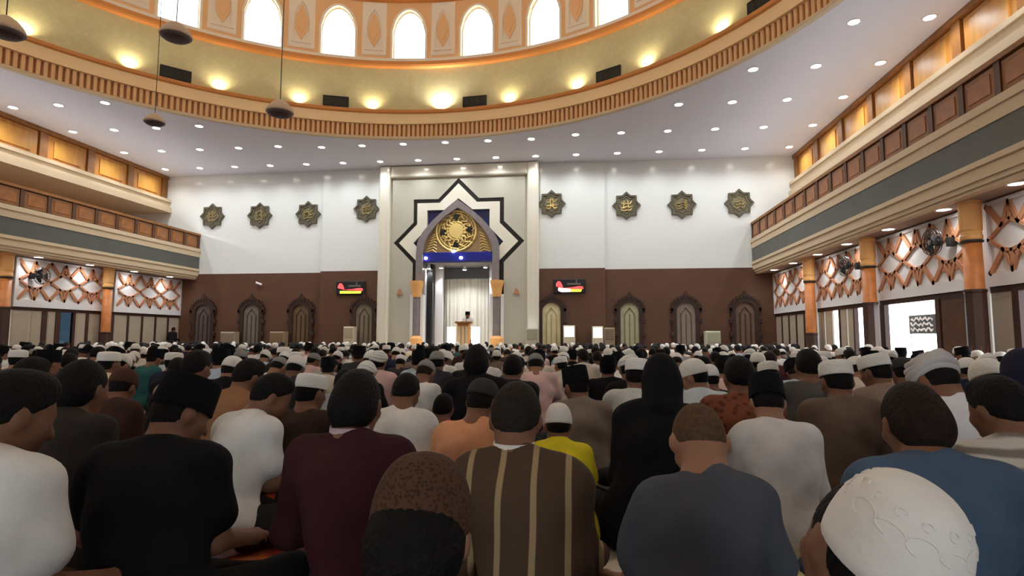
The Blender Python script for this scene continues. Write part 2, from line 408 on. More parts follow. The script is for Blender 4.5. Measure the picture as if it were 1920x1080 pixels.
# side galleries and balconies
for s, side in ((-1, 'left'), (1, 'right')):
    struct(yz_box(yz_box(MB(), s, HG, HG+.2, -5, YB, 7.85, ZC), s, 17, 17.2, -5, YB, 3.9, 8).obj('wall_gallery_'+side, M_AMBER))
    gal = empty('upper_gallery', (s*HG, 10.5, 7.2), 'upper gallery front of lit amber wood panels above cream ledge along %s side' % side, 'gallery', 'upper gallery fronts')
    gal['kind'] = 'structure'
    def rel(o, root=gal):
        o.parent = root; o.matrix_parent_inverse = Matrix.Translation(-Vector(root.location)); return o
    b = MB(); yz_box(b, s, 14.62, 17, -5, YB-.01, 7.2, 7.45); yz_box(b, s, 14.72, 17, -5, YB-.01, 7.45, 7.72); yz_box(b, s, 14.66, 15.0, -5, YB-.01, 7.72, 7.86)
    rel(b.obj('ledge', M_CREAM))
    rel(yz_box(MB(), s, 14.82, 15.0, -5, YB-.01, 8.9, ZC).obj('top_rail', M_AMBERD))
    pm = MB(); yz_box(pm, 1, -.05, .0, -.88, .88, 7.9, 8.88); pm = pm.mesh('wood_panel', M_AMBER)
    im = MB(); yz_box(im, 1, -.085, -.05, -.62, .62, 8.05, 8.72); im = im.mesh('raised_field', mat('amber_field', (206, 146, 66), .4, noise=.2, nscale=3, stretch=(1, 1, .25)))
    qm = MB(); yz_box(qm, 1, -.12, .0, -.17, .17, 7.87, 8.9); qm = qm.mesh('pilaster', M_AMBERD)
    y = YB-.2
    while y > -4:
        for nm, me, yy in (('pilaster', qm, y), ('wood_panel', pm, y-1.085)):
            o = link(nm, me); o.location = (s*HG, yy, 0); o.scale = (s, 1, 1); rel(o)
            if nm == 'wood_panel': link('raised_field', im, o)
        y -= 2.17
    t = empty('fill_strip', (s*13.2, 10.5, 6.12), 'added white fill strip hidden on top of the balcony rail along %s side' % side, 'fill light', 'added fill strips on the balcony rails')  # added lamp, out of view on the rail, to brighten the ceiling
    MB().box(-.05, .05, -15, 15, -.02, .02).obj('channel', M_PANELWHITE, t); MB().box(-.035, .035, -14.9, 14.9, .02, .03).obj('diffuser', M_PANELWHITE, t)
    l = bpy.data.lights.new('fill_lamp', 'AREA'); l.shape = 'RECTANGLE'; l.size = .1; l.size_y = 30; l.energy = FILL_W; l.color = (.86, .95, 1)
    lo = bpy.data.objects.new('fill_lamp', l); COL.objects.link(lo); lo.location = (s*13.2, 10.5, 6.17); lo.rotation_euler = (0, math.radians(180-s*35), 0)
    bal = empty('balcony', (s*HP, 10.5, 3.85), 'lower balcony with dark wood parapet panels and grey green band along %s side' % side, 'balcony', 'lower balconies')
    bal['kind'] = 'structure'
    rb = lambda o: rel(o, bal)
    rb(yz_box(MB(), s, 13.06, 13.25, -5, YB-.01, 5.3, 6.0).obj('parapet_wall', M_DARKW))
    rb(yz_box(MB(), s, 12.98, 13.3, -5, YB-.01, 6.0, 6.1).obj('hand_rail', M_AMBERD))
    b = MB(); yz_box(b, s, 12.94, 13.3, -5, YB-.01, 5.2, 5.36); yz_box(b, s, 12.98, 13.3, -5, YB-.01, 4.95, 5.2)
    rb(b.obj('upper_band', M_CREAM))
    rb(yz_box(MB(), s, 13.0, 13.3, -5, YB-.01, 4.37, 4.95).obj('middle_band', M_GREEN))
    b = MB()
    for x, z0, z1 in ((12.97, 4.26, 4.37), (13.02, 4.14, 4.26), (13.0, 4.02, 4.14), (13.05, 3.92, 4.02), (13.1, 3.85, 3.92)): yz_box(b, s, x, 13.3, -5, YB-.01, z0, z1)
    rb(b.obj('lower_band', M_CREAM))
    rb(yz_box(MB(), s, 13.15, 17, -5, YB-.01, 3.86, 4.1).obj('soffit', M_SOFFIT))
    rb(yz_box(MB(), s, 13.3, 17, -5, YB-.01, 4.9, 5.0).obj('balcony_floor', M_SOFFIT))
    pm = MB(); yz_box(pm, 1, -.035, 0, -.41, .41, 5.4, 5.96); pm = pm.mesh('parapet_panel', M_PANELW)
    fm = MB(); yz_box(fm, 1, -.05, -.035, -.3, .3, 5.5, 5.86); fm = fm.mesh('raised_field', mat('panel_field', (158, 100, 52), .4, noise=.25, nscale=2.5))
    qm = MB(); yz_box(qm, 1, -.06, 0, -.075, .075, 5.36, 6.0); qm = qm.mesh('parapet_post', M_DARKW)
    y = YB-.1
    while y > 4:
        for nm, me, yy in (('parapet_post', qm, y), ('parapet_panel', pm, y-.5)):
            o = link(nm, me); o.location = (s*13.06, yy, 0); o.scale = (s, 1, 1); rb(o)
            if nm == 'parapet_panel': link('raised_field', fm, o)
        y -= 1.0

# ground floor side walls: columns, lattice screens, folding doors
COLY = [8.65, 13.0, 17.4, 21.7]
shaft = MB().lathe([(.18, .0), (.175, 1.2), (.165, 3.05)], 20).mesh('shaft', M_ORMAR, True)
capm = MB().lathe([(.165, 3.05), (.19, 3.08), (.195, 3.14), (.18, 3.17), (.18, 3.24), (.195, 3.27), (.195, 3.76), (.205, 3.78), (.205, 3.86), (.01, 3.86)], 20).mesh('capital', M_GOLDCAP)
ringm = MB().lathe([(.165, 3.0), (.2, 3.01), (.2, 3.05), (.165, 3.06)], 20).mesh('neck_ring', M_BLACKP)
def column(s, y, base_h, label):
    t = empty('column', (s*(HW-.36), y, 0), label, 'column', 'orange columns along the side walls', kind='thing')
    link('shaft', shaft, t); link('capital', capm, t); link('neck_ring', ringm, t)
    MB().lathe([(.22, 0), (.22, .12), (.19, .18), (.19, base_h-.08), (.205, base_h-.05), (.205, base_h), (.17, base_h)], 8).obj('pedestal', M_DKFR, t)
    return t
TR = {}
def tracery(w, h):
    """star lattice of crossing strips, in (u, v), as thin solid strips"""
    b = MB(); T = h; n = max(1, round(w/T)); tx = w/n
    def strip(p, q, wd=.036, d=.05):
        p, q = Vector(p), Vector(q); dr = (q-p); l = dr.length
        if l < 1e-4: return
        dr /= l; nn = Vector((-dr.y, dr.x))*wd; p = p-dr*wd*.5; q = q+dr*wd*.5
        c = [p+nn, q+nn, q-nn, p-nn]
        b.prism([(v.x, v.y) for v in c], -d, 0)
    ph = math.radians(62)
    for i in range(n):
        for j in range(1):
            ox, oy = i*tx, j*T
            def m(x, y): return (ox+x*tx, oy+y*T)
            sL = .5/(math.cos(ph)+math.sin(ph)); ax, ay = .5+sL*math.cos(ph), sL*math.sin(ph)
            star = [(.5, 0), (ax, ay), (1, .5), (ax, 1-ay), (.5, 1), (1-ax, 1-ay), (0, .5), (1-ax, ay)]
            for k in range(8): strip(m(*star[k]), m(*star[(k+1) % 8]))
            for cx, cy, sx, sy in ((0, 0, 1-ax, ay), (1, 0, ax, ay), (1, 1, ax, 1-ay), (0, 1, 1-ax, 1-ay)): strip(m(cx, cy), m(sx, sy), .055)
            for (ux, uy), (vx, vy) in (((.5, 0), (.5, .3)), ((.5, 1), (.5, .74)), ((.5, .3), (ax, ay)), ((.5, .3), (1-ax, ay)), ((.5, .74), (ax, 1-ay)), ((.5, .74), (1-ax, 1-ay))): strip(m(ux, uy), m(vx, vy), .035)
            for c, k in (((0, 0), 7), ((1, 0), 1)):
                if (i+k) % 3: continue
                pts = [m(*c), m(.5, 0), m(*star[k]), m(c[0], .5)]
                b.prism([((p[0]+pts[2][0])/2, (p[1]+pts[2][1])/2) for p in (pts if k == 7 else pts[::-1])], -.03, 0)
    return b
WORD = {8.65: 'nearest', 13.0: 'second', 17.4: 'third', 21.7: 'fourth'}
nd = 0
for s, side in ((-1, 'left'), (1, 'right')):
    rz = math.pi/2 if s < 0 else -math.pi/2
    b = MB(); yz_box(b, s, HW, HW+.2, -5, 8.65, 0, 3.9)
    for y in COLY: yz_box(b, s, HW-.02, HW+.2, y-.16, y+.16, 0, 3.86)
    yz_box(b, s, HW, HW+.2, YB-.16, YB, 0, 3.86)
    yz_box(b, s, HW+.02, HW+.2, 8.65, YB, 2.1, 3.86)
    struct(b.obj('wall_'+side, M_PANELWHITE))
    for i, y in enumerate(COLY):
        column(s, y*.978, 1.25 if y > 20 else 2.05, 'round orange marble column with gold capital by %s wall, %s from the camera' % (side, WORD[y]))
        ya, yb = y+.2, (COLY+[YB])[i+1]-.2 if i < 3 else YB-.05
        w = yb-ya; mid = (ya+yb)/2
        t = empty('lattice_screen', (s*(HW-.02), mid, 2.1), 'white screen with brown star tracery above folding doors, beyond the %s column on %s wall' % (WORD[y], side), 'screen', 'lattice screens above the side doors', rz)
        MB().box(-w/2, w/2, -.02, .03, 0, 1.72).obj('backing_panel', M_PANELWHITE, t)
        fr = [(-w/2, 0), (w/2, 0), (w/2, 1.72), (-w/2, 1.72)]; fi = [(-w/2+.13, .26), (w/2-.13, .26), (w/2-.13, 1.64), (-w/2+.13, 1.64)]
        MB().band(fr, fi, -.07, 0, True).obj('frame', M_PANELWHITE, t)
        o = tracery(w-.26, 1.38).obj('tracery', M_TRAC, t, (-w/2+.13, -.02, .26))
        # folding doors under the screen
        nd += 1
        d = struct(bpy.data.objects.new('door_%d' % nd, None)); COL.objects.link(d); d.location = (s*(HW+.02), mid, 0); d.rotation_euler = (0, 0, rz)
        MB().box(-w/2, w/2, -.04, .06, 1.98, 2.1).obj('door_header', M_DKFR, d)
        # local x runs away from camera on the left wall, towards it on the right wall
        def seg(y0, y1): return sorted(((y0-mid)*(1 if s < 0 else -1), (y1-mid)*(1 if s < 0 else -1)))
        def leaf(y0, y1, m=M_GREIGE, gap=.05):
            x0, x1 = seg(y0, y1)
            f = MB().box(x0, x1, -.03, .02, 0, 1.98).obj('door_leaf', m, d)
            MB().bevbox(x0+gap, x1-gap, -.045, -.03, .62, 1.9, .012).obj('leaf_panel', m, f)
            MB().bevbox(x0+gap, x1-gap, -.045, -.03, .08, .52, .012).obj('leaf_panel', m, f)
        def post(y0, y1):
            x0, x1 = seg(y0, y1); MB().box(x0, x1, -.06, .06, 0, 1.98).obj('door_post', M_DKFR, d)
        def pane(y0, y1):
            x0, x1 = seg(y0, y1); MB().box(x0, x1, -.008, .008, 0, 1.98).obj('pane', MATS['tinted_glass'], d)
        if s > 0 and y == 13.0:
            post(16.95, 17.2); post(14.5, 14.66); leaf(13.3, 14.5, M_DARKW)
        elif s > 0 and y == 8.65:
            leaf(12.2, 12.8); post(12.02, 12.2); post(8.85, 9.0)
        elif s > 0 and y == 17.4:
            leaf(17.62, 17.95); post(17.95, 18.18); leaf(18.8, 19.22); leaf(19.3, 19.75); post(19.75, 19.83); leaf(20.36, 20.9); leaf(20.98, 21.5); post(18.72, 18.8)
        elif s < 0 and y == 17.4:
            leaf(17.62, 18.28); leaf(18.3, 18.75); post(18.75, 18.95); leaf(18.95, 19.3); post(19.3, 19.5); pane(19.5, 20.05); post(20.05, 20.15); leaf(20.18, 20.62); post(20.62, 20.75); leaf(20.78, 21.3); post(21.3, 21.5)
        else:
            n = 5 if y > 20 else 6; q = (yb-ya)/n
            for k in range(n):
                leaf(ya+k*q+.1, ya+(k+1)*q); post(ya+k*q, ya+k*q+.1)
# banner outside the open door on the right
t = empty('banner', (15.6, 18.4, 1.2), 'black banner with white brush script outside the open door on right', 'banner', rotz=-math.pi/2)
MB().box(-.68, .68, -.01, .01, 0, .56).obj('cloth', M_BLACKP, t)
sq = MB()
for z, ph in ((.43, 0), (.28, 1.3), (.13, 2.4)):
    sq.tube([(-.55+1.1*k/13, -.015, z+.05*math.sin(k*2.3+ph+math.sin(k*k*.7))) for k in range(14)], [.012+.026*abs(math.sin(k*1.3+ph)) for k in range(14)])
sq.obj('lettering', M_PANELWHITE, t)
for x in (-.65, .65): MB().box(x-.015, x+.015, .01, .04, -1.2, .56).obj('support_pole', M_METAL, t)

# wall fans beside the columns
def wall_fan(s, y, label):
    t = empty('wall_fan', (s*(HW-.09), y, 3.2), label, 'fan', 'black wall fans', math.pi/2 if s < 0 else -math.pi/2)
    MB().box(-.06, .06, -.12, .03, -.1, .1).obj('bracket', M_BLACKP, t)
    MB().lathe([(.01, 0), (.09, .02), (.1, .12), (.06, .2), (.01, .22)], 16).obj('motor', M_BLACKP, t, (0, -.24, 0)).rotation_euler = (math.pi/2, 0, 0)
    c = MB()
    for r, yy in ((.28, -.50), (.30, -.44), (.28, -.38), (.14, -.52)):
        c.tube([(r*math.cos(k*math.pi/12), yy, r*math.sin(k*math.pi/12)) for k in range(25)], .008, 5)
    for k in range(16):
        a = k*math.pi/8; c.tube([(.05*math.cos(a), -.53, .05*math.sin(a)), (.28*math.cos(a), -.5, .28*math.sin(a)), (.30*math.cos(a), -.44, .3*math.sin(a)), (.1*math.cos(a), -.3, .1*math.sin(a))], .005, 4)
    c.obj('cage', M_BLACKP, t)
    for k in range(3):
        a = k*2*math.pi/3; bl = MB(); n = 6
        for i in range(n+1):
            r = .05+.21*i/n; wd = .35+.25*math.sin(i/n*2.6)
            for q, yy in ((-wd, -.46), (wd, -.42)):
                bl.v.append((r*math.cos(a+q), yy, r*math.sin(a+q))); bl.v.append((r*math.cos(a+q), yy+.008, r*math.sin(a+q)))
        for i in range(n):
            o = 4*i; bl.f += [(o, o+2, o+6, o+4), (o+1, o+5, o+7, o+3), (o, o+4, o+5, o+1), (o+2, o+3, o+7, o+6)]
        bl.obj('blade', M_BLACKP, t)
for s, y, l in ((1, 13.75, 'black wall fan beside the second column on right wall'), (1, 18.1, 'black wall fan beside the third column on right wall'),
                (-1, 18.15, 'black wall fan beside the third column on left wall')): wall_fan(s, y, l)

# ------------------------------------------------------------------ lamps of the hall
def tube0(prof, seg=20):
    b = MB().lathe(prof, seg); b.f = [f for f in b.f if len(f) == 4]; return b
trimm = tube0([(.13, -.004), (.135, -.014), (.165, -.016), (.17, 0)]).mesh('trim_ring', M_PANELWHITE)
discm = MB().lathe([(.01, -.014), (.08, -.013), (.132, -.008), (.132, -.002), (.01, -.002)], 20).mesh('lamp_disc', M_LAMP)
def downlight(name, x, y, z, label, watt, grp, col=(.90, .97, 1)):
    t = empty(name, (x, y, z), label, 'ceiling light', grp)
    link('trim_ring', trimm, t); link('lamp_disc', discm, t)
    if watt: spot('lamp', (x, y, z-.05), (x, y, 0), watt, col, 150, .8, .08)
ROWS = [(24.75, range(17)), (22.25, range(17)), (19.7, [0, 1, 2, 3, 13, 14, 15, 16]), (17.3, [0, 1, 2, 14, 15, 16]), (14.9, [0, 1, 15, 16]), (12.4, [0, 16]), (7.6, [0, 16]), (2.8, [0, 1, 15, 16])]
RN = ['row nearest the back wall', 'second row from the back wall', 'third row from the back wall', 'fourth row from the back wall', 'fifth row from the back wall', 'sixth row from the back wall', 'seventh row from the back wall', 'eighth row from the back wall']
for k, (y, idx) in enumerate(ROWS):
    for n, i in enumerate(idx):
        yy = y
        if k == 1 and 5 <= i <= 10: yy = 22.55
        downlight('ceiling_downlight', -14.1+1.774*i, yy, ZC, 'small round white downlight in ceiling, %s from left in %s' % (ordinal(n+1), RN[k]), DOWNLIGHT_W, 'recessed ceiling downlights')
for s, side in ((-1, 'left'), (1, 'right')):
    for n, y in enumerate([24.6, 22.45, 20.2, 18.05, 15.7, 13.4, 11.25, 9.1]):
        downlight('soffit_downlight', s*13.45, y, 3.86, 'round white downlight under %s balcony, %s from the back wall' % (side, ordinal(n+1)), SOFFIT_W, 'downlights under the balconies')
upm = MB().lathe([(.01, 0), (.05, 0), (.06, .035), (.055, .045), (.045, .04), (.01, .035)], 14).mesh('housing', M_BLACKP)
uplm = MB().lathe([(.01, .038), (.045, .042), (.01, .046)], 14).mesh('lens', M_LAMPW)
for k in range(NB):
    a = k*STEP; aa = math.degrees(a); aa = aa-360 if aa > 180 else aa
    n = k if k <= 14 else k-28
    lab = 'warm uplight on the dome ledge, ' + ('straight over the prayer niche' if n == 0 else '%s to the %s of the one over the niche' % (ordinal(abs(n)), 'right' if n > 0 else 'left'))
    x, y = 12.60*math.sin(a), CY+12.60*math.cos(a)
    t = empty('wall_uplight', (x, y, 10.27), lab, 'wall light', 'uplights on the dome ledge', -a)
    link('housing', upm, t); link('lens', uplm, t)
    spot('uplight_lamp', (x, y, 10.36), (x*1.006, CY+(y-CY)*1.006, 11.9), UPLIGHT_W*(4 if n == 0 else 1), (1, .89, .62) if n else (1, .96, .85), 160, 1.0, .04)
# dark air grilles on the tiled wall
vf = MB(); vf.band([(-.5, 0), (.5, 0), (.5, .42), (-.5, .42)], [(-.46, .04), (.46, .04), (.46, .38), (-.46, .38)], -.05, 0, True)
vfm = vf.mesh('frame', M_BLACKP); vbm = MB().box(-.47, .47, -.012, 0, .03, .39).mesh('backing', mat('grille_back', (40, 38, 34), .7))
vsm = MB().box(-.46, .46, -.04, -.012, -.012, .012).mesh('grille_slat', mat('grille_slat', (74, 70, 60), .5))
vmm = MB().box(-.012, .012, -.045, -.012, .04, .38).mesh('mullion', M_BLACKP)
for n, adeg in enumerate((-70.7, -45, -19.4, 6.2, 31.5, 57.9)):
    a = math.radians(adeg)
    t = empty('air_grille', (12.71*math.sin(a), CY+12.71*math.cos(a), 10.38), 'dark slatted air grille on the beige tiled wall under dome, %s from left' % ordinal(n+1), 'vent', 'air grilles under the dome', -a)
    link('frame', vfm, t); link('backing', vbm, t)
    for k in range(7): link('grille_slat', vsm, t, (0, 0, .07+k*.047))
    for x in (-.23, 0, .23): link('mullion', vmm, t, (x, 0, 0))
# hanging speakers / lamps on cables from the dome
shm = MB().lathe([(.03, .34), (.08, .32), (.2, .24), (.32, .1), (.36, 0), (.34, -.03)], 24).mesh('shade', mat('hanging_shade', (196, 168, 140), .6), True)
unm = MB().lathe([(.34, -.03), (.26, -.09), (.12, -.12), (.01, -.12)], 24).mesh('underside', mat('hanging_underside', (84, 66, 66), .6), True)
for (x, y, z, sc, lab) in ((-3.87, 12, 8.15, 1.0, 'hanging dome lamp with dark underside below the leftmost whole dome window'), (-2.32, 14, 7.02, 1.0, 'beige hanging dome lamp in front of the slatted fascia, left of centre'),
                       (-5.94, 14, 6.9, .75, 'hanging dome lamp in front of the left ceiling downlights'), (-6.11, 10, 7.3, 1.0, 'hanging dome lamp at the left edge before the tiled dome wall')):
    r = math.hypot(x, y-CY); ztop = 15.9+7.5*math.sqrt(max(0, 1-(r/13.15)**2))
    t = empty('hanging_lamp', (x, y, z), lab, 'hanging lamp', 'dome lamps hung on long cables'); t.scale = (sc, sc, sc)
    link('shade', shm, t); link('underside', unm, t)
    MB().tube([(0, 0, .33), (0, 0, (ztop-z)/sc)], .012, 6).obj('cable', M_BLACKP, t)

# ------------------------------------------------------------------ prayer niche on the back wall
YM = YB-.25
mih = empty('prayer_niche', (0, YM, 0), 'tall grey prayer niche with eight pointed star and gold pointed arch in back wall', 'prayer niche')
def mo(b, name, m, parent=mih, smooth=False):
    o = b.obj(name, m, parent, smooth=smooth)
    o.location = (0, -YM, 0) if parent is mih else (0, 0, 0)
    return o
for s in (-1, 1):
    x0, x1 = sorted((s*3.2, s*3.72)); b = MB().bevbox(x0, x1, YM-.35, YM+.3, 0, ZC-.02, .05); b.box(min(x0, x1)+.13, max(x0, x1)-.13, YM-.37, YM-.3, .3, ZC-.3)
    mo(b, 'frame_pillar', M_CREAM2)
mo(MB().bevbox(-3.2, 3.2, YM-.3, YM+.3, 8.48, ZC-.02, .05), 'lintel', M_CREAM2)
OUT = [(0, 8.42), (.95, 7.46), (2.12, 7.46), (2.12, 6.37), (3.05, 5.43), (2.12, 4.47), (2.12, 0)]
INN = [(0, 7.46), (.66, 6.93), (1.46, 6.93), (1.46, 6.08), (2.1, 5.41), (1.72, 5.0), (1.72, 0)]
def mir(p): return p + [(-x, z) for x, z in p[::-1] if x > 1e-6]
def offs(p, d):
    cx, cz = 0, 5.4
    return [(x-d*(1 if x > 0 else 0)*(1.0 if z > 0.01 else 1), z-(d*1.35 if z > 5.45 else (-0 if z < 5.4 else 0))) for x, z in p]
# granite field around the star, as one slab with the star cut out: built by strips to the outline
g = MB()
for s in (-1, 1):
    pts = OUT; edge = [(0, 8.48), (1.2, 8.48), (3.2, 8.48), (3.2, 6.5), (3.2, 5.43), (3.2, 4.0), (3.2, 0)]
    for i in range(6):
        p = [pts[i], edge[i], edge[i+1], pts[i+1]]
        p = [(s*x, z) for x, z in p]
        n = len(g.v); g.v += [(x, YM-.12, z) for x, z in p]+[(x, YM+.1, z) for x, z in p]
        g.f += [(n, n+1, n+2, n+3) if s < 0 else (n+3, n+2, n+1, n), (n, n+3, n+7, n+4)]
mo(g, 'granite_field', M_GRAN)
# dark channel, white star band, enamel field
SH = [(0, 8.16), (.87, 7.27), (1.93, 7.27), (1.93, 6.28), (2.78, 5.42), (1.93, 4.56), (1.93, 0)]
o = MB(); oo, ss = mir(OUT), mir(SH)
L_ = [(x, z) for x, z in OUT[::-1]]; full = [(-x, z) for x, z in OUT[::-1]][:-1]+OUT; fulls = [(-x, z) for x, z in SH[::-1]][:-1]+SH; fulli = [(-x, z) for x, z in INN[::-1]][:-1]+INN
mo(MB().band(full, fulls, YM-.04, YM+.1), 'dark_channel', M_BLACK)
mo(MB().band(fulls, fulli, YM-.15, YM+.1), 'star_band', M_CREAM2)
nav = MB()
arc = [(0, 6.9), (.72, 6.83), (1.4, 5.9), (1.7, 5.35), (1.72, 5.0)]
for s in (-1, 1): nav.prism([(s*x, z) for x, z in ([(0, 7.46), (.66, 6.93), (1.46, 6.93), (1.46, 6.08), (2.1, 5.41), (1.72, 5.0), (0, 5.0)][::s])], YM+.02, YM+.1)
mo(nav, 'enamel_field', M_NAVY)
def full_arch(pts, n=5):
    r = []
    for (xa, za), (xb, zb) in zip(pts[:-1], pts[1:]):
        for k in range(n): r.append((xa+(xb-xa)*k/n, za+(zb-za)*k/n))
    q = [r[0]]+[((r[i-1][0]+r[i][0]*2+r[i+1][0])/4, (r[i-1][1]+r[i][1]*2+r[i+1][1])/4) for i in range(1, len(r)-1)]+[r[-1]]
    return [(-x, z) for x, z in q]+[pts[-1]]+q[::-1]
ao, ai = full_arch([(1.93, 4.9), (1.87, 5.45), (1.66, 5.85), (1.2, 6.4), (.7, 6.85), (0, 7.38)]), full_arch([(1.62, 4.9), (1.56, 5.35), (1.36, 5.75), (.98, 6.25), (.55, 6.65), (0, 7.0)])
mo(MB().band([(-1.93, 3.6)]+ao+[(1.93, 3.6)], [(-1.6, 3.6)]+ai+[(1.6, 3.6)], YM-.28, YM+.1), 'arch_band', M_ARCH)
tp = mo(MB().prism([(x, z) for x, z in ai][::-1], YM-.05, YM+.05), 'tympanum', M_TYMP)
gd = MB()
cz = 5.95
def ringt(cx, cz, r, w, n=28, a0=0, a1=2*math.pi, y=YM-.09): gd.tube([(cx+r*math.cos(a0+(a1-a0)*k/n), y, cz+r*math.sin(a0+(a1-a0)*k/n)) for k in range(n+1)], w, 6)
ringt(-.1, cz, .93, .05); ringt(-.1, cz, .80, .022); ringt(-.1, cz, .42, .04, 20)
gd.lathe([(.01, -.1), (.32, -.09), (.40, 0)], 16, (0, 0, 0))
gd.v[-48:] = [(x-.1, YM-.06+z, cz+y) for x, y, z in gd.v[-48:]]
for k in range(16):
    a = k*math.pi/8; r = random.Random(k)
    gd.tube([(-.1+.3*math.cos(a), YM-.09, cz+.3*math.sin(a)), (-.1+.52*math.cos(a+.25), YM-.1, cz+.52*math.sin(a+.25)), (-.1+.66*math.cos(a-.1), YM-.1, cz+.66*math.sin(a-.1)), (-.1+.88*math.cos(a+.15), YM-.09, cz+.88*math.sin(a+.15))], [.05, .035, .045, .02], 6)
for k in range(8):
    a = k*math.pi/4+.39; ringt(-.1+.56*math.cos(a), cz+.56*math.sin(a), .13, .028, 10)
for s in (-1, 1):
    for i in range(7):
        z = 4.98+i*.13; gd.tube([(s*(1.5-i*.05), YM-.07, z), (s*(1.2-i*.03), YM-.08, z+.1), (s*1.0, YM-.07, z-.03+i*.02)], .028, 5)
mo(gd, 'gold_calligraphy', M_GOLD, tp)
for dx, dz in ((0, .66), (0, -.66), (.63, .05), (-.63, -.05)):
    q = .13; cx, cq = -.1+dx, cz+dz
    mo(MB().prism([(cx-q, cq-q*.7), (cx+q*.6, cq-q*1.1), (cx+q, cq+q*.7), (cx-q*.6, cq+q*1.1)], YM-.16, YM-.05), 'dark_inlay', M_BLACK, tp)
mo(MB().bevbox(-1.6, 1.6, YM-.22, YM+.1, 4.52, 4.95, .02), 'enamel_lintel', M_BLUE)
# niche interior
b = MB(); b.box(-1.6, 1.6, YM+.1, YM+2.5, 4.5, 4.6); b.box(-1.75, -1.6, YM+.1, YM+2.5, 0, 4.6); b.box(1.6, 1.75, YM+.1, YM+2.5, 0, 4.6); b.box(-1.75, 1.75, YM+2.5, YM+2.6, 0, 4.6)
mo(b, 'niche_lining', mat('niche_lining', (176, 170, 168), .5))
mo(MB().box(-1.6, -1.32, YM+.45, YM+.7, 0, 4.5), 'niche_dark_gap', M_BLACK)  # dark gap beside the white pilaster, its shade given as a black box
mo(MB().box(-1.3, -.95, YM+.9, YM+1.2, 0, 4.5).box(1.3, 1.55, YM+.9, YM+1.2, 0, 4.5), 'niche_pilaster', M_PANELWHITE)
tag(MB().box(-3.15, 3.15, YM-2.2, YM-.42, 0, .45).obj('dais', M_CREAM2), 'low cream dais in front of the prayer niche under the wooden pulpit', 'platform')
mo(MB().box(-1.6, 1.6, YM-.42, YM+2.5, 0, .45), 'niche_floor', M_CREAM2)
for s in (-1, 1):
    b = MB().lathe([(.25, .45), (.25, .95), (.2, 1.0), (.15, 1.1), (.15, 2.95)], 18, (s*1.84, YM-.32, 0)); mo(b, 'column_shaft', M_ARCH)
    b = MB().box(s*1.84-.3, s*1.84-.17, YM-.34, YM+.05, .45, 3.0); b.box(s*1.84+.17, s*1.84+.3, YM-.34, YM+.05, .45, 3.0); mo(b, 'white_fillet', M_PANELWHITE)
    b = MB().lathe([(.18, 2.88), (.2, 2.95), (.24, 3.25), (.30, 3.5), (.31, 3.62), (.01, 3.62)], 18, (s*1.84, YM-.32, 0)); mo(b, 'capital', M_GOLDCAP)
    b = MB().lathe([(.30, .45), (.30, 1.02), (.24, 1.08), (.2, 1.14)], 18, (s*1.84, YM-.32, 0)); mo(b, 'column_base', M_GOLDCAP)
    b = MB().prism([(s*2.7-.14, 3.02), (s*2.7+.14, 3.02), (s*2.7+.06, 3.2), (s*2.7, 3.3), (s*2.7-.06, 3.2)], YM-.2, YM-.1); mo(b, 'bronze_ornament', M_TRAC)
# curtain at the back of the niche
cur = MB(); n = 90; pts = []
for i in range(n+1):
    x = -1.05+2.35*i/n; pts.append((x, YM+1.75+.05*math.sin(i*.9)+.035*math.sin(i*.37+1)))
for z in (.45, 2.2, 3.9):
    cur.v += [(x, y+(.02 if z < 1 else 0), z) for x, y in pts]
cur.f = [(j*(n+1)+i, j*(n+1)+i+1, (j+1)*(n+1)+i+1, (j+1)*(n+1)+i) for j in range(2) for i in range(n)]
tag(cur.obj('curtain', M_CURT, smooth=True), 'white pleated curtain hanging at back of the prayer niche', 'curtain')
tag(MB().tube([(-1.3, YM+1.75, 3.93), (1.45, YM+1.75, 3.93)], .03).obj('curtain_rail', M_METAL), 'metal curtain rail at top of the prayer niche', 'curtain rail')
def spotlamp(x, z, y, label, watt):
    t = empty('niche_spotlight', (x, y, z), label, 'spotlight', 'spotlights in the prayer niche')
    MB().lathe([(.05, .22), (.07, .2), (.09, .02), (.1, 0)], 14).obj('housing', M_PANELWHITE, t)
    MB().lathe([(.01, -.02), (.06, -.015), (.095, .003)], 14).obj('lens', M_LAMP, t)
    MB().tube([(0, 0, .2), (0, 0, 4.52-z if z < 4.3 else .3)], .012).obj('stem', M_METAL, t)
    if watt: spot('niche_lamp', (x, y, z-.05), (x*.6, y+1.0, .8), watt, (.86, .92, 1), 100, .7, .06)
for i, (x, z, y) in enumerate(((-1.47, 4.26, YM+.3), (-.88, 4.28, YM+.3), (.17, 4.22, YM+.6), (1.2, 4.28, YM+.3))):
    spotlamp(x, z, y, 'white spotlight under the blue lintel of the niche, %s from left' % ordinal(i+1), NICHE_W)
for i, (x, z) in enumerate(((-1.47, 4.62), (-.19, 4.92), (.17, 4.62))):
    t = empty('lintel_spotlight', (x, YM-.24, z), 'small lit spotlight on blue lintel of the niche, %s from left' % ordinal(i+1), 'spotlight', 'small spotlights on the blue lintel')
    MB().lathe([(.01, .0), (.06, .01), (.08, .06), (.05, .12)], 12).obj('lens', M_LAMP, t); MB().box(-.03, .03, 0, .03, .06, .14).obj('bracket', M_BLACKP, t)

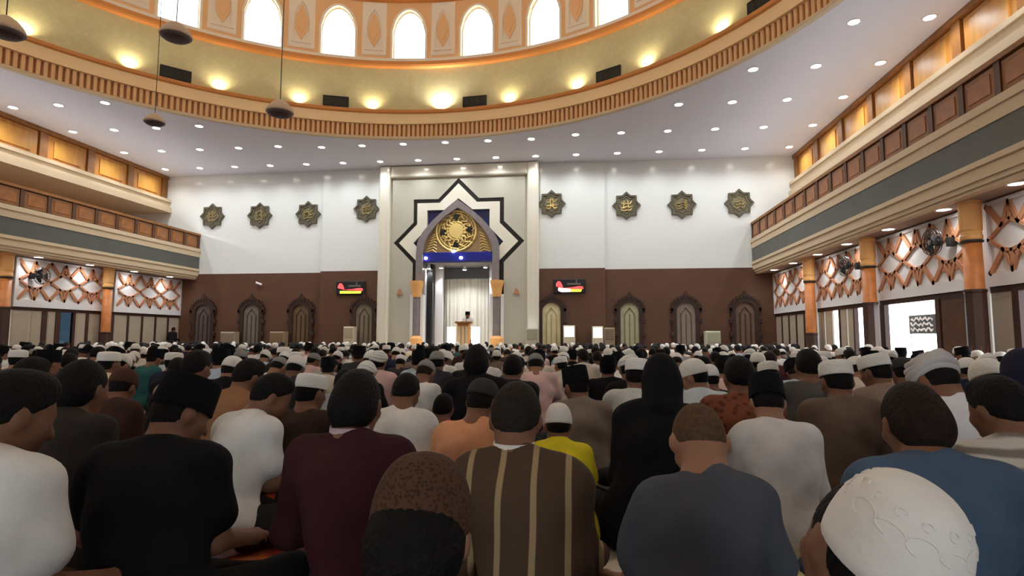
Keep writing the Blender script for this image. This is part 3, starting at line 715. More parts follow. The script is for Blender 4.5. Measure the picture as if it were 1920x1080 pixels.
# pulpit with lit side screens, preacher behind it is built with the people
pul = empty('pulpit', (.53, YM-1.2, .45), 'wooden pulpit on the dais in front of the white curtain', 'pulpit')
MB().bevbox(-.36, .36, -.22, .2, 0, .12, .02).obj('plinth', M_AMBERD, pul)
bd = MB().bevbox(-.26, .26, -.17, .15, .12, 1.22, .03).obj('body', M_AMBER, pul)
for x in (-.16, 0, .16): MB().bevbox(x-.06, x+.06, -.195, -.17, .25, 1.1, .01).obj('carved_strip', M_CREAM, bd)
MB().box(-.34, .34, -.25, .2, 1.22, 1.30).obj('top', M_AMBERD, pul)
MB().tube([(.1, -.05, 1.3), (.12, -.05, 1.5), (.05, .1, 1.6)], .012).obj('microphone', M_BLACKP, pul)
for s in (-1, 1):
    tag(MB().bevbox(.53+s*.53-.18, .53+s*.53+.18, YM-1.35, YM-1.2, .45, 1.52, .03).obj('lit_screen', M_LITBOX), 'glowing white screen standing just %s of the wooden pulpit' % ('left' if s < 0 else 'right'), 'screen', 'lit screens beside the pulpit')

# star shaped wall plaques with gold script
def star8(r, r2, n=8): return [((r if k % 2 == 0 else r2)*math.sin(k*math.pi/n), (r if k % 2 == 0 else r2)*math.cos(k*math.pi/n)) for k in range(2*n)]
plaque_frame = MB().band(star8(.64, .50), star8(.52, .41), -.09, 0, True).band(star8(.42, .33), star8(.38, .30), -.07, 0, True).mesh('frame', M_BRONZE)
plaque_back = MB().prism(star8(.56, .44)[::-1], -.04, 0).mesh('ground', mat('plaque_ground', (120, 112, 88), .5, metal=.3, noise=.2, nscale=9))
PLQ = [(-12.40, 6.98, 'leftmost on the white wall'), (-9.92, 6.96, 'second from left on the white wall'), (-7.44, 6.97, 'third from left on the white wall'), (-4.47, 7.12, 'just left of the prayer niche frame'),
       (4.28, 7.14, 'just right of the prayer niche frame'), (7.64, 7.0, 'second right of the niche'), (10.07, 6.98, 'third right of the niche'), (12.52, 6.99, 'rightmost on the white wall')]
for i, (x, z, w) in enumerate(PLQ):
    y = YB-(.14 if abs(x) < 6 else 0)
    t = empty('star_plaque', (x, y, z), ('bronze star plaque with bright gold script, ' if i in (4, 5) else 'dull bronze eight pointed star plaque, ')+w, 'plaque', 'star plaques with gold script')
    link('frame', plaque_frame, t); link('ground', plaque_back, t)
    r = random.Random(40+i); sc = MB()
    for k in range(3):
        z0 = -.18+.15*k+r.uniform(-.03, .03)
        sc.tube([(-.25, -.05, z0+r.uniform(-.05, .08)), (-.12, -.06, z0-.06), (.02, -.06, z0+r.uniform(-.03, .1)), (.14, -.06, z0-.04), (.25, -.05, z0+r.uniform(0, .16))], [.012, .028, .022, .03, .012], 6)
    for k in range(2):
        x0 = r.uniform(-.18, .18); sc.tube([(x0, -.06, -.12), (x0+r.uniform(-.04, .04), -.06, .24)], [.026, .014], 6)
    for k in range(4): sc.lathe([(.001, -.07), (.026, -.055), (.001, -.04)], 6, (r.uniform(-.22, .22), 0, r.uniform(-.25, .25))); sc.v[-18:] = [(a, c-0.0 if False else -.055, c2) for a, c, c2 in sc.v[-18:]]
    sc.obj('gold_script', M_GOLD if i in (4, 5) else mat('dull_gold', (150, 128, 76), .45, metal=.5), t)

# arched ornamental panels in the brown cladding
def arched(hw, h, n=10):
    return [(-hw, 0)]+[(-hw*math.cos(math.pi*k/n), h-hw*.9+hw*.9*math.sin(math.pi*k/n)) for k in range(n+1)]+[(hw, 0)]
NICH = [(-12.58, (96, 80, 74), 'a dim brown panel on brown cladding, farthest left'), (-10.1, (120, 110, 100), 'a grey panel on brown cladding, second from left'), (-7.6, (110, 88, 66), 'a brown panel on brown cladding, third from left'), (-4.44, (132, 118, 100), 'a beige panel just left of the niche'),
        (4.26, (222, 208, 160), 'a pale yellow panel just right of the niche'), (7.7, (176, 170, 136), 'a greenish cream panel, second right of the niche'), (10.12, (140, 124, 112), 'a grey brown panel, third right of the niche'), (12.6, (112, 88, 74), 'a brown panel, farthest right')]
for i, (x, c, w) in enumerate(NICH):
    y = YB-(.2 if abs(x) < 6.6 else .05)
    t = empty('arched_panel', (x, y, 0), 'dark carved arch around '+w, 'wall panel', 'arched panels along the brown cladding')
    f = MB().band(arched(.6, 2.86), arched(.40, 2.62), -.12, 0)
    fr = f.obj('frame', M_CARVE, t)
    kn = MB()
    for k in range(13):
        a = math.pi*k/12; px, pz = -.62*math.cos(a), 2.3+.56*math.sin(a); kn.box(px-.06, px+.06, -.15, -.02, pz-.06, pz+.06)
    for s in (-1, 1):
        for z in (.5, 1.1, 1.7, 2.2): kn.bevbox(s*.6-.07, s*.6+.07, -.15, -.02, z, z+.2, .02)
    kn.obj('carving', M_CARVE, fr)['kind'] = 'stuff'
    MB().prism([(-.18, 2.86), (.18, 2.86), (.08, 3.0), (0, 3.14), (-.08, 3.0)], -.13, -.01).obj('finial', M_CARVE, t)
    MB().prism(arched(.41, 2.63)[::-1], -.03, 0).obj('inner_panel', mat('inner_%d' % i, c, .35, noise=.12, nscale=4), t)
    b = MB().tube([(-.22, -.05, 0), (-.22, -.05, 2.1), (0, -.05, 2.4), (.22, -.05, 2.1), (.22, -.05, 0)], .03)
    b.tube([(0, -.05, 0), (0, -.05, 2.1)], .025); b.obj('inner_moulding', mat('inner_mould_%d' % i, tuple(max(0, v-45) for v in c), .5), t)

# running text boards on the brown cladding
for s, x0, x1, lab in ((-1, -5.78, -4.44, 'lit red and green running text board on cladding left of the niche'), (1, 4.38, 5.76, 'lit red, white and green running text board on cladding right of the niche')):
    cx = (x0+x1)/2; t = empty('text_board', (cx, YB-.22, 3.05), lab, 'sign')
    MB().bevbox(-.7, .7, -.1, 0, 0, .62, .02).obj('case', M_BLACKP, t)
    sc = MB()
    sc.prism([(-.6, .3), (-.28, .22), (-.34, .4), (-.42, .52), (-.52, .53), (-.6, .42)][::-1], -.112, -.1)
    sc.prism([(-.3, .22), (.55, .16), (.62, .2), (.58, .29), (.4, .3), (.1, .25)], -.112, -.1)
    sc.obj('red_lamps', M_RED, t)
    g = MB(); g.prism([(-.5 if s < 0 else .1, .05), (.5, .05), (.55, .15), (-.5 if s < 0 else .05, .17)], -.112, -.1); g.obj('green_lamps', M_LGREEN, t)
    if s > 0: MB().prism([(-.5, .1), (-.35, .04), (.08, .05), (.04, .19), (-.2, .21), (-.5, .24)], -.112, -.1).obj('white_lamps', M_LWHITE, t)
    MB().box(-.1, .5, -.115, -.1, .36, .44).box(.28, .34, -.115, -.1, .44, .58).obj('grey_lamps', mat('led_grey', (110, 100, 96), .5), t)

# boxes and cabinets standing along the foot of the back wall
def cabinet(x, w, z1, m, label, lit=False, y=YB-.6):
    t = empty('standing_cabinet', (x, y, 0), label, 'cabinet', 'cabinets along the foot of the back wall')
    MB().bevbox(-w/2, w/2, -.18, .2, .04, z1, .03).obj('body', mat('cab_plain_%s' % m[0], m[1], .5) if not lit else mat('cab_case', (214, 204, 180), .5), t)
    MB().bevbox(-w/2+.05, w/2-.05, -.2, -.18, z1-.5, z1-.06, .01).obj('front_panel' if not lit else 'lit_panel', M_LITBOX if lit else mat('cab_front_%s' % m[0], tuple(max(0, v-26) for v in m[1]), .5), t)
    for k in range(4): MB().box(-w/2+.06, w/2-.06, -.195, -.18, .2+k*.1, .24+k*.1).obj('louvre', M_METAL, t)
    for q in (-1, 1): MB().box(q*(w/2-.06)-.03, q*(w/2-.06)+.03, -.15, .15, 0, .04).obj('foot', M_BLACKP, t)
cabinet(5.05, .52, 1.60, None, 'lit white cabinet just right of the pale yellow arched panel', True)
cabinet(6.28, .48, 1.56, None, 'lit white cabinet between the first two arched panels right of niche', True)
cabinet(6.78, .46, 1.50, ('beige', (150, 132, 108)), 'dull beige cabinet touching a lit white one')
cabinet(11.1, .62, 1.36, ('olive', (198, 196, 170)), 'pale olive box before the cladding between two right arched panels')
cabinet(3.46, .55, 1.48, ('grey', (186, 180, 160)), 'grey cabinet at foot of the right niche pillar', y=YB-.95)
cabinet(-10.85, .72, 1.31, ('taupe', (158, 142, 124)), 'taupe cabinet between two left arched panels, farther left')
cabinet(-8.4, .72, 1.32, ('sand', (150, 128, 100)), 'sand coloured cabinet left of the third arched panel')
cabinet(-4.95, .5, 1.55, ('ivory', (200, 186, 160)), 'ivory cabinet before the arched panel just left of niche')
# small wall camera on left cladding
t = empty('security_camera', (-9.75, YB-.06, 3.58), 'small white camera on the brown cladding at left', 'camera')
MB().box(-.04, .04, -.08, 0, -.02, .06).obj('bracket', M_PANELWHITE, t); MB().tube([(-.12, -.16, .08), (.14, -.1, -.02)], .055, 10).obj('body', M_PANELWHITE, t)

# ---- the people who can be told apart near the camera
M_BROWNFELT = mat('brown_felt', (74, 48, 40), .9, spec=.15)
M_DKGREY = mat('dark_grey_felt', (52, 52, 52), .9, spec=.15)
M_PALECAP = mat('pale_grey_cloth', (184, 180, 178), .9, spec=.15)
M_HAIRG2 = mat('faded_hair', (40, 33, 28), .8, spec=.12, noise=.25, nscale=70)
ROW0 = 5.5
def flo(px, py): return None
HEROES = [
    dict(top=(6.041, 1.000, 0.857), lean=0.1, curve=0.36, label='nearest man in a big white embroidered cap, bottom right corner of crowd', shirt=(40, 38, 40), head='bigcap', capmat=M_WEMB, skin=1, bow=0.1, hyaw=0.1, hroll=0.3, captilt=0.42, side=0.14),
    dict(top=(5.318, 1.015, 0.850), lean=0.05, curve=0.36, label='nearest man in a brown woven cap with thick dark hair, bottom centre', shirt=(20, 24, 22), head='bigcap', capmat=M_BROWNCAP, hair='long', skin=2, bow=0.3, side=-0.24),
    dict(top=(3.798, 1.661, 0.950), lean=0.18, curve=0.36, label='man in white shirt with black hair at the left edge of crowd', shirt=(214, 212, 208), hair='short', sleeve='short', bow=0.35, hyaw=-0.35, skin=1, build=1.35, side=-0.26),
    dict(top=(4.008, 2.166, 0.901), lean=0.18, curve=0.36, label='man in black shirt with black songkok bowing his head, front left', shirt=(16, 16, 18), head='songkok', capmat=M_VELVET, sleeve='short', bow=0.42, hyaw=-0.5, hroll=-0.1, build=1.4, skin=1, trousers=(26, 24, 24), side=-0.26),
    dict(top=(4.721, 2.209, 0.930), lean=0.1, curve=0.36, label='man in maroon shirt with pale lilac collar and thick black hair', shirt=(58, 26, 32), hair='long', collar=(186, 166, 176), sleeve='long', bow=0.28, build=1.05, arms=1, skin=1, side=-0.26),
    dict(top=(5.361, 2.108, 0.894), lean=0.16, curve=0.36, label='man in brown shirt with cream vertical stripes and white inner collar', shirt='brown_cream_stripe', hair='short', hairmat=M_HAIRG2, collar=(216, 212, 206), bow=0.35, build=1.08, skin=1, side=-0.26),
    dict(top=(5.969, 1.943, 0.850), lean=0.14, curve=0.5, label='man in charcoal navy shirt with close cropped hair', shirt=(74, 77, 86), hair='crew', hairmat=M_HAIRG, bow=0.7, build=0.86, skin=2, sleeve='short', arms=1, side=0.22),
    dict(top=(6.703, 2.118, 0.908), lean=0.17, curve=0.36, label='man in slate blue shirt with thick dark brown hair, behind the white cap', shirt=(70, 88, 110), hair='long', hairmat=M_HAIRB, bow=0.42, build=1.18, skin=1, side=0.26),
    dict(top=(7.241, 2.537, 0.909), lean=0.15, curve=0.36, label='man in white and grey wavy striped shirt at the right edge', shirt='white_grey_batik', hair='short', bow=0.35, hyaw=0.2, skin=1, side=0.26),
    dict(top=(3.246, 2.504, 0.948), lean=0.15, curve=0.36, label='man in dark grey brown jacket with bushy black hair, left', shirt=(50, 44, 42), hair='long', bow=0.3, build=1.08, side=-0.26),
    dict(top=(2.361, 3.772, 0.831), lean=0.1, curve=0.36, label='man in a brown cap behind the black songkok man', shirt=(60, 40, 34), head='skullcap', capmat=M_BROWNFELT, bow=0.4, hyaw=0.2, side=-0.26),
    dict(top=(3.869, 3.093, 0.854), lean=0.32, curve=0.36, label='man in white short sleeved shirt leaning forward, left of the maroon shirt', shirt=(214, 212, 208), sleeve='short', bow=0.5, hyaw=-0.5, build=0.98, skin=1, rot=-0.35, side=-0.26),
    dict(top=(3.920, 3.455, 0.837), lean=0.12, curve=0.36, label='man in dark brown robe with white knit cap behind the maroon shirt', shirt=(58, 42, 34), head='whitecap', capmat=M_WCAP, bow=0.2, hyaw=-0.3, side=-0.26),
    dict(top=(4.494, 3.576, 0.832), lean=0.25, curve=0.5, label='man in white shirt with black hair, right of the maroon shirt man', shirt=(214, 212, 208), bow=0.5, skin=1, build=1.05, side=-0.22),
    dict(top=(5.051, 3.188, 0.836), lean=0.25, curve=0.5, label='man in peach shirt with dark grey cap behind the striped shirt', shirt=(212, 150, 112), head='peak', capmat=M_DKGREY, bow=0.4, hyaw=-0.3, side=0.11),
    dict(top=(4.680, 3.813, 0.682), lean=0.12, curve=0.36, label='small boy with black hair in red batik between white and peach shirts', shirt='red_batik', bow=0.3, side=-0.26),
    dict(top=(5.472, 3.149, 0.706), lean=0.12, curve=0.36, label='child in bright yellow shirt with white knit skullcap', shirt=(226, 206, 48), head='bigcap', capmat=M_WCAP, bow=0.25, sleeve='short', build=0.95, side=-0.15),
    dict(top=(5.557, 4.157, 0.853), lean=0.15, curve=0.36, label='man in taupe grey shirt with black songkok behind the yellow child', shirt=(128, 116, 104), head='songkok', capmat=M_VELVET, hyaw=0.5, bow=0.3, side=-0.08),
    dict(top=(6.025, 3.243, 0.972), lean=0.1, curve=0.36, label='tall man in black hooded jacket right of the yellow child', shirt=(17, 16, 18), head='hood', bow=0.2, build=0.95, arms=0, side=0.26),
    dict(top=(6.584, 3.271, 0.855), lean=0.15, curve=0.45, label='man in white shirt with black songkok, right of the charcoal shirt', shirt=(212, 208, 206), head='songkok', capmat=M_VELVET, bow=0.5, hyaw=-0.15, build=1.05, skin=2, side=0.01),
    dict(top=(7.298, 5.582, 0.848), lean=0.12, curve=0.36, label='man in pale shirt with white cap directly behind the black songkok on right', shirt=(190, 186, 182), head='whitecap', capmat=M_WCAP, bow=0.3, side=0.26),
    dict(top=(7.217, 3.948, 0.924), lean=0.15, curve=0.36, label='man in taupe brown shirt with white cap, right of the white shirt man', shirt=(106, 88, 76), head='whitecap', capmat=M_WCAP, bow=0.25, build=1.15, side=0.26),
    dict(top=(7.532, 3.475, 0.989), lean=0.2, curve=0.5, label='man in white shirt with loose pale grey cap bending left, behind the blue shirt', shirt=(210, 210, 214), head='turban', capmat=M_PALECAP, bow=0.5, hyaw=0.3, build=1.05, side=0.26),
    dict(top=(8.165, 3.753, 0.999), lean=0.12, curve=0.36, label='man in navy hood at the far right edge', shirt=(34, 34, 52), head='hood', bow=0.2, side=0.26),
    dict(top=(6.585, 3.819, 0.944), lean=0.12, curve=0.36, label='man in rust batik shirt with black hair behind the right black songkok', shirt='rust_batik', bow=0.3, build=1.05, side=0.26),
    dict(top=(6.463, 4.668, 0.894), lean=0.12, curve=0.36, label='man in pale blue shirt with white knit cap turned to his left', shirt=(196, 204, 212), head='skullcap', capmat=M_WCAP, hyaw=0.9, bow=0.3, skin=2, build=1.1, side=0.21),
    dict(top=(6.019, 4.512, 0.909), lean=0.12, curve=0.36, label='man in white shirt with flat white cap left of the black hooded man', shirt=(200, 200, 198), head='whitecap', capmat=M_WEMB, bow=0.2, hyaw=-0.3, side=0.26),
    dict(top=(7.353, 4.769, 0.975), lean=0.12, curve=0.36, label='man in dark grey shirt with dark hair behind the taupe brown shirt', shirt=(84, 82, 80), bow=0.25, hyaw=-0.2, side=0.26),
    dict(top=(7.819, 4.727, 0.945), lean=0.12, curve=0.36, label='man in beige shirt with white cap beside the blue shirt', shirt=(140, 118, 106), head='whitecap', capmat=M_WCAP, bow=0.3, hyaw=0.4, side=0.26),
    dict(top=(8.296, 5.294, 0.902), lean=0.12, curve=0.36, label='man in orange brown shirt with dark grey cap behind the blue shirt man', shirt=(150, 84, 54), head='peak', capmat=M_DKGREY, bow=0.4, side=0.1),
    dict(top=(3.194, 3.968, 0.901), lean=0.35, curve=0.36, label='man in tan shirt with black hair leaning, behind the white short sleeves', shirt=(140, 100, 70), bow=0.4, hyaw=-0.4, side=-0.26),
    dict(top=(2.617, 4.197, 0.956), lean=0.12, curve=0.36, label='man in cream shirt with black hair behind the black songkok man', shirt=(206, 190, 170), bow=0.3, side=-0.26),
    dict(top=(4.744, 4.703, 1.004), lean=0.12, curve=0.36, label='man in black jacket with bushy black hair, behind the dark grey cap', shirt=(18, 18, 20), hair='long', bow=0.1, build=1.15, side=-0.25),
    dict(top=(4.982, 5.196, 0.905), lean=0.12, curve=0.36, label='man in charcoal shirt with black hair far behind the striped shirt man', shirt=(40, 40, 40), bow=0.2, side=-0.14),
    dict(top=(8.319, 4.284, 0.919), lean=0.12, curve=0.36, label='man in pale grey shirt with white cap behind the wavy striped shirt', shirt=(180, 178, 172), head='skullcap', capmat=M_WCAP, bow=0.4, side=0.26),
    dict(top=(1.903, 3.507, 0.919), lean=0.12, curve=0.36, label='man in mauve grey shirt with dark hair behind the left white shirt man', shirt=(110, 98, 92), bow=0.3, side=-0.26),
    dict(top=(3.684, 4.542, 0.803), lean=0.3, curve=0.36, label='man in pale blue grey shirt with black hair behind the maroon shirt man', shirt=(150, 160, 168), bow=0.45, side=-0.26),
]
M_WHITEMAT = mat('white_mat', (214, 208, 192), .9, spec=.1)
M_CREAMMAT = mat('cream_mat', (206, 196, 152), .9, spec=.1)
MATSPOTS = [(3.80, 3.1, .66, 1.3, .05, MATS['prayer_mat'], 'red and orange prayer mat on the carpet between black shirt and maroon shirt'),
            (5.72, 2.75, .5, 1.2, 0, M_WHITEMAT, 'white prayer mat on the carpet left of the charcoal shirt man'),
            (6.66, 3.1, .7, 1.25, 0, M_CREAMMAT, 'cream prayer mat under the white shirt man with black songkok'),
            (7.72, 3.1, .62, 1.2, 0, MATS['prayer_mat'], 'red and orange prayer mat on carpet at the right edge of crowd')]

# ------------------------------------------------------------------ people: bodies as smooth distance fields, meshed by surface nets
class Field:
    def __init__(s, lo, hi, h):
        s.h = h; s.lo = np.array(lo, float)-h*2
        s.n = np.ceil((np.array(hi)-s.lo)/h).astype(int)+3
        s.ax = [s.lo[i]+h*np.arange(s.n[i]) for i in range(3)]
        s.a = np.full(s.n, .25, np.float32)
    def sl(s, lo, hi):
        i0 = np.maximum(0, np.floor((np.array(lo)-s.lo)/s.h).astype(int)); i1 = np.minimum(s.n, np.ceil((np.array(hi)-s.lo)/s.h).astype(int)+1)
        S = tuple(slice(i0[i], max(i0[i], i1[i])) for i in range(3))
        return S, s.ax[0][S[0]][:, None, None], s.ax[1][S[1]][None, :, None], s.ax[2][S[2]][None, None, :]
    def put(s, S, d, k):
        o = s.a[S]
        if k > 0:
            q = np.maximum(k-np.abs(o-d), 0)/k; s.a[S] = np.minimum(o, d)-q*q*k*.25
        else: s.a[S] = np.minimum(o, d)
    def ell(s, c, r, R=None, k=.04, cut=None):
        c = np.array(c, float); m = max(r)+k+3*s.h
        S, x, y, z = s.sl(c-m, c+m); x, y, z = x-c[0], y-c[1], z-c[2]
        if R is not None: x, y, z = R[0][0]*x+R[1][0]*y+R[2][0]*z, R[0][1]*x+R[1][1]*y+R[2][1]*z, R[0][2]*x+R[1][2]*y+R[2][2]*z
        k0 = np.sqrt((x/r[0])**2+(y/r[1])**2+(z/r[2])**2); k1 = np.sqrt((x/r[0]**2)**2+(y/r[1]**2)**2+(z/r[2]**2)**2)+1e-6
        d = k0*(k0-1)/k1
        if cut is not None: d = np.maximum(d, cut[3]-(cut[0]*x+cut[1]*y+cut[2]*z))
        s.put(S, d, k)
    def cap(s, a, b, ra, rb, k=.03):
        a, b = np.array(a, float), np.array(b, float); m = max(ra, rb)+k+3*s.h
        S, x, y, z = s.sl(np.minimum(a, b)-m, np.maximum(a, b)+m); v = b-a; L2 = max(v@v, 1e-9)
        x, y, z = x-a[0], y-a[1], z-a[2]
        t = np.clip((x*v[0]+y*v[1]+z*v[2])/L2, 0, 1)
        d = np.sqrt((x-t*v[0])**2+(y-t*v[1])**2+(z-t*v[2])**2)-(ra+(rb-ra)*t)
        s.put(S, d, k)
    def fold(s, amp, ph):
        x, y, z = s.ax[0][:, None, None], s.ax[1][None, :, None], s.ax[2][None, None, :]
        s.a += amp*(np.sin(9*x+21*z+7*y+ph+1.5*np.sin(11*x+ph))*np.sin(16*x-8*z+ph*1.7)+.6*np.sin(31*z+13*x*np.sign(x)+4*y+ph*.6))
    def net(s):
        F = s.a; S = F < 0
        c = np.zeros(np.array(F.shape)-1, np.int8)
        for dx in (0, 1):
            for dy in (0, 1):
                for dz in (0, 1): c += S[dx:F.shape[0]-1+dx, dy:F.shape[1]-1+dy, dz:F.shape[2]-1+dz]
        I = np.argwhere((c > 0) & (c < 8)); ids = np.full(c.shape, -1, np.int32); ids[tuple(I.T)] = np.arange(len(I))
        off = np.array([(dx, dy, dz) for dx in (0, 1) for dy in (0, 1) for dz in (0, 1)])
        vals = np.stack([F[I[:, 0]+o[0], I[:, 1]+o[1], I[:, 2]+o[2]] for o in off], 1)
        acc = np.zeros((len(I), 3)); cnt = np.zeros(len(I))
        for a in range(8):
            for b in range(a+1, 8):
                if np.abs(off[a]-off[b]).sum() != 1: continue
                va, vb = vals[:, a], vals[:, b]; m = (va < 0) != (vb < 0)
                t = np.where(m, va/np.where(m, va-vb, 1), 0)
                acc += m[:, None]*(off[a]+t[:, None]*(off[b]-off[a])); cnt += m
        V = s.lo+s.h*(I+acc/cnt[:, None])
        Q = []
        for ax in range(3):
            u, v = [(1, 2), (2, 0), (0, 1)][ax]
            A = np.take(S, range(0, F.shape[ax]-1), ax); B = np.take(S, range(1, F.shape[ax]), ax)
            E = np.argwhere(A != B); E = E[(E[:, u] > 0) & (E[:, v] > 0) & (E[:, u] < F.shape[u]-1) & (E[:, v] < F.shape[v]-1)]
            if not len(E): continue
            du = np.zeros(3, int); du[u] = 1; dv = np.zeros(3, int); dv[v] = 1
            q = np.stack([ids[tuple((E-du-dv).T)], ids[tuple((E-dv).T)], ids[tuple(E.T)], ids[tuple((E-du).T)]], 1)
            ins = S[tuple(E.T)]; q[~ins] = q[~ins][:, ::-1]; Q.append(q)
        return V, np.concatenate(Q)
def np_mesh(name, V, Q, m=None):
    me = bpy.data.meshes.new(name); n = len(Q)
    me.vertices.add(len(V)); me.vertices.foreach_set('co', np.asarray(V, np.float32).ravel())
    me.loops.add(4*n); me.loops.foreach_set('vertex_index', np.asarray(Q, np.int32).ravel())
    me.polygons.add(n); me.polygons.foreach_set('loop_start', np.arange(0, 4*n, 4, dtype=np.int32)); me.polygons.foreach_set('loop_total', np.full(n, 4, np.int32))
    me.polygons.foreach_set('use_smooth', np.ones(n, bool)); me.update(calc_edges=True)
    me.materials.append(m)
    return me
def rot3(yaw, pitch, roll=0):
    return np.array(Matrix.Rotation(yaw, 3, 'Z') @ Matrix.Rotation(-pitch, 3, 'X') @ Matrix.Rotation(roll, 3, 'Y'))
class Pose:
    """seated cross-legged figure facing +y, origin on the floor under the pelvis"""
    def __init__(s, lean=.12, curve=.25, side=0, bow=.3, hyaw=0, hroll=0, build=1.0, sleeve='long', arms=0, stand=0):
        s.lean, s.curve, s.side, s.b, s.sleeve, s.arms, s.st = lean, curve, side, build, sleeve, arms, stand
        s.R = rot3(hyaw, bow, hroll); s.NJ = s.S(.632)+np.array([0, .02, 0]); s.hc = s.H(0, .022, .118)
        s.top = s.hc[2]+.117
    def S(s, z, x=0, y=0):
        q = z-.13; return np.array([x+s.side*q, y+s.lean*q+s.curve*q*q, z-(s.lean**2)*.35*q-.0])
    def H(s, x, y, z): return s.NJ+s.R@np.array([x, y, z-.006])
    def joints(s, sg):
        sh = s.S(.55, sg*.150*s.b, 0)
        el = sh+np.array([sg*(.035+.03*s.arms), .0+.03*s.arms, -.25]); el[2] = max(el[2], .27)
        wr = np.array([sg*(.14+.04*s.arms), .30+el[1]*.5, .235])
        return sh, el, wr
    def torso(s, f, g):
        b = s.b
        f.ell((0, 0, .13), (.165*b+g, .13+g, .13+g), k=.05); f.ell(s.S(.28), (.138*b+g, .118+g, .13+g), k=.06)
        f.ell(s.S(.42), (.155*b+g, .12+g, .15+g), k=.06); f.ell(s.S(.51), (.150*b+g, .10+g, .085+g), k=.05)
        f.cap(s.S(.545, -.125*b), s.S(.545, .125*b), .054+g, .054+g, .05)
        for sg in (-1, 1): f.cap(s.S(.56, sg*.11*b), s.S(.603, sg*.028), .042+g, .043+g*.6, .05)
    def arms_to(s, f, g, upto):
        for sg in (-1, 1):
            sh, el, wr = s.joints(sg)
            if upto == 'short': f.cap(sh, sh+(el-sh)*.62, .056+g, .052+g*1.5, .045)
            else:
                f.cap(sh, el, .053+g, .042+g, .045)
                f.cap(el, wr if upto == 'hand' else el+(wr-el)*.93, .041+g, .029+g, .03)
    def hand(s, f, sg, fingers=True):
        sh, el, wr = s.joints(sg); d = np.array([-sg*.25, .9, -.2]); d /= np.linalg.norm(d); up = np.array([0, .25, 1.0]); lat = np.cross(d, up); lat /= np.linalg.norm(lat); up = np.cross(lat, d)
        f.cap(wr, wr+d*.03, .028, .03, .02)
        for q in (-1.5, -.5, .5, 1.5): f.cap(wr+d*.02+lat*q*.012, wr+d*.075+lat*q*.018, .015, .014, .012)
        if fingers:
            for q, l in zip((-1.5, -.5, .5, 1.5), (.062, .076, .07, .054) if sg > 0 else (.054, .07, .076, .062)):
                k = wr+d*.08+lat*q*.021; m1 = k+d*l*.5-up*.008+lat*q*.004; e = m1+d*l*.4-up*.03
                f.cap(k, m1, .0105, .0098, .006); f.cap(m1, e, .0098, .0085, .004)
            t0 = wr+d*.025-lat*sg*-.028*-1; t1 = t0+d*.035-lat*sg*.03; f.cap(t0, t1, .014, .0115, .012); f.cap(t1, t1+d*.03-up*.012, .0112, .0095, .004)
    def head(s, f):
        R = s.R
        f.cap(s.S(.58), s.NJ+np.array([0, .01, .02]), .058, .055, .04); f.cap(s.NJ+np.array([0, .01, .0]), s.H(0, .0, .08), .055, .06, .03)
        f.ell(s.hc, (.077, .098, .108), R, .03); f.ell(s.H(0, .062, .048), (.053, .058, .058), R, .03)
        f.cap(s.H(0, .118, .10), s.H(0, .138, .072), .012, .015, .015); f.cap(s.H(-.03, .108, .128), s.H(.03, .108, .128), .012, .012, .012)
        f.cap(s.H(-.018, .116, .038), s.H(.018, .116, .038), .009, .009, .008)
        for sg in (-1, 1):
            f.ell(s.H(sg*.081, .012, .10), (.012, .024, .034), R, .012); f.cap(s.H(sg*.05, .085, .085), s.H(sg*.02, .1, .08), .02, .02, .02)
            f.ell(s.H(sg*.033, .103, .112), (.013, .012, .011), R, .004)
    def legs(s, f, g, feet):
        if s.st:
            return
        for sg in (-1, 1):
            hip, kn, an = (sg*.10, .03, .115), (sg*.245*s.b, .30, .12), (-sg*.08, .33, .065)
            f.cap(hip, kn, .088+g, .064+g, .05); f.cap(kn, an, .062+g, .042+g, .05)
            if feet: f.cap(an, (-sg*.17, .27, .05), .04, .03, .03); f.cap((-sg*.17, .27, .05), (-sg*.23, .24, .045), .03, .022, .02)
    def bounds(s, g=.0):
        x = .5*s.b; lo = (-x-abs(s.side)*.4-g, -.24-g, -.005); hi = (x+abs(s.side)*.4+g, .62+s.lean*.6+s.curve*.3, .93)
        return lo, hi
    def meshes(s, h=.012, fingers=True, ph=0., nm=''):
        lo, hi = s.bounds(); out = {}
        f = Field(lo, hi, h); s.torso(f, 0); s.arms_to(f, 0, 'hand'); s.legs(f, 0, True); s.head(f)
        for sg in (-1, 1): s.hand(f, sg, fingers)
        out['person'] = f.net()
        g = .017
        f = Field(lo, hi, h); s.torso(f, g); s.arms_to(f, g, s.sleeve); f.ell((0, .0, .13), (.178*s.b+.01, .15, .12), k=.05)
        f.fold(.0065, ph); out['shirt'] = f.net()
        f = Field(lo, (hi[0], hi[1], .36), h*1.4); f.ell((0, .02, .11), (.17*s.b, .14, .10), k=.06); s.legs(f, .016, False); f.fold(.004, ph+2); out['trousers'] = f.net()
        return out
    def hair(s, style, h=.01):
        c = s.hc; f = Field(c-.2, c+.2, h)
        if style == 'crew': f.ell(s.H(0, .016, .12), (.080, .100, .113), s.R, 0, (0, -.66, .75, -.012))
        elif style == 'long':
            f.ell(s.H(0, .008, .119), (.0855, .104, .116), s.R, 0, (0, -.72, .69, -.026)); f.ell(s.H(0, -.03, .075), (.076, .06, .07), s.R, .04)
        elif style == 'under': f.ell(s.H(0, .014, .117), (.082, .101, .112), s.R, 0, (0, -.70, .71, -.02))
        elif style == 'hood':
            f.ell(s.H(0, .004, .115), (.088, .108, .122), s.R, 0, (0, -.9, .43, -.085)); f.cap(s.H(0, -.02, .05), s.S(.585, 0, -.02), .084, .105, .06)
        else:
            f.ell(s.H(0, .015, .121), (.086, .105, .117), s.R, 0, (0, -.62, .78, -.016)); f.ell(s.H(0, .055, .2), (.06, .05, .035), s.R, .03)
        return f.net()
CAPS = {}
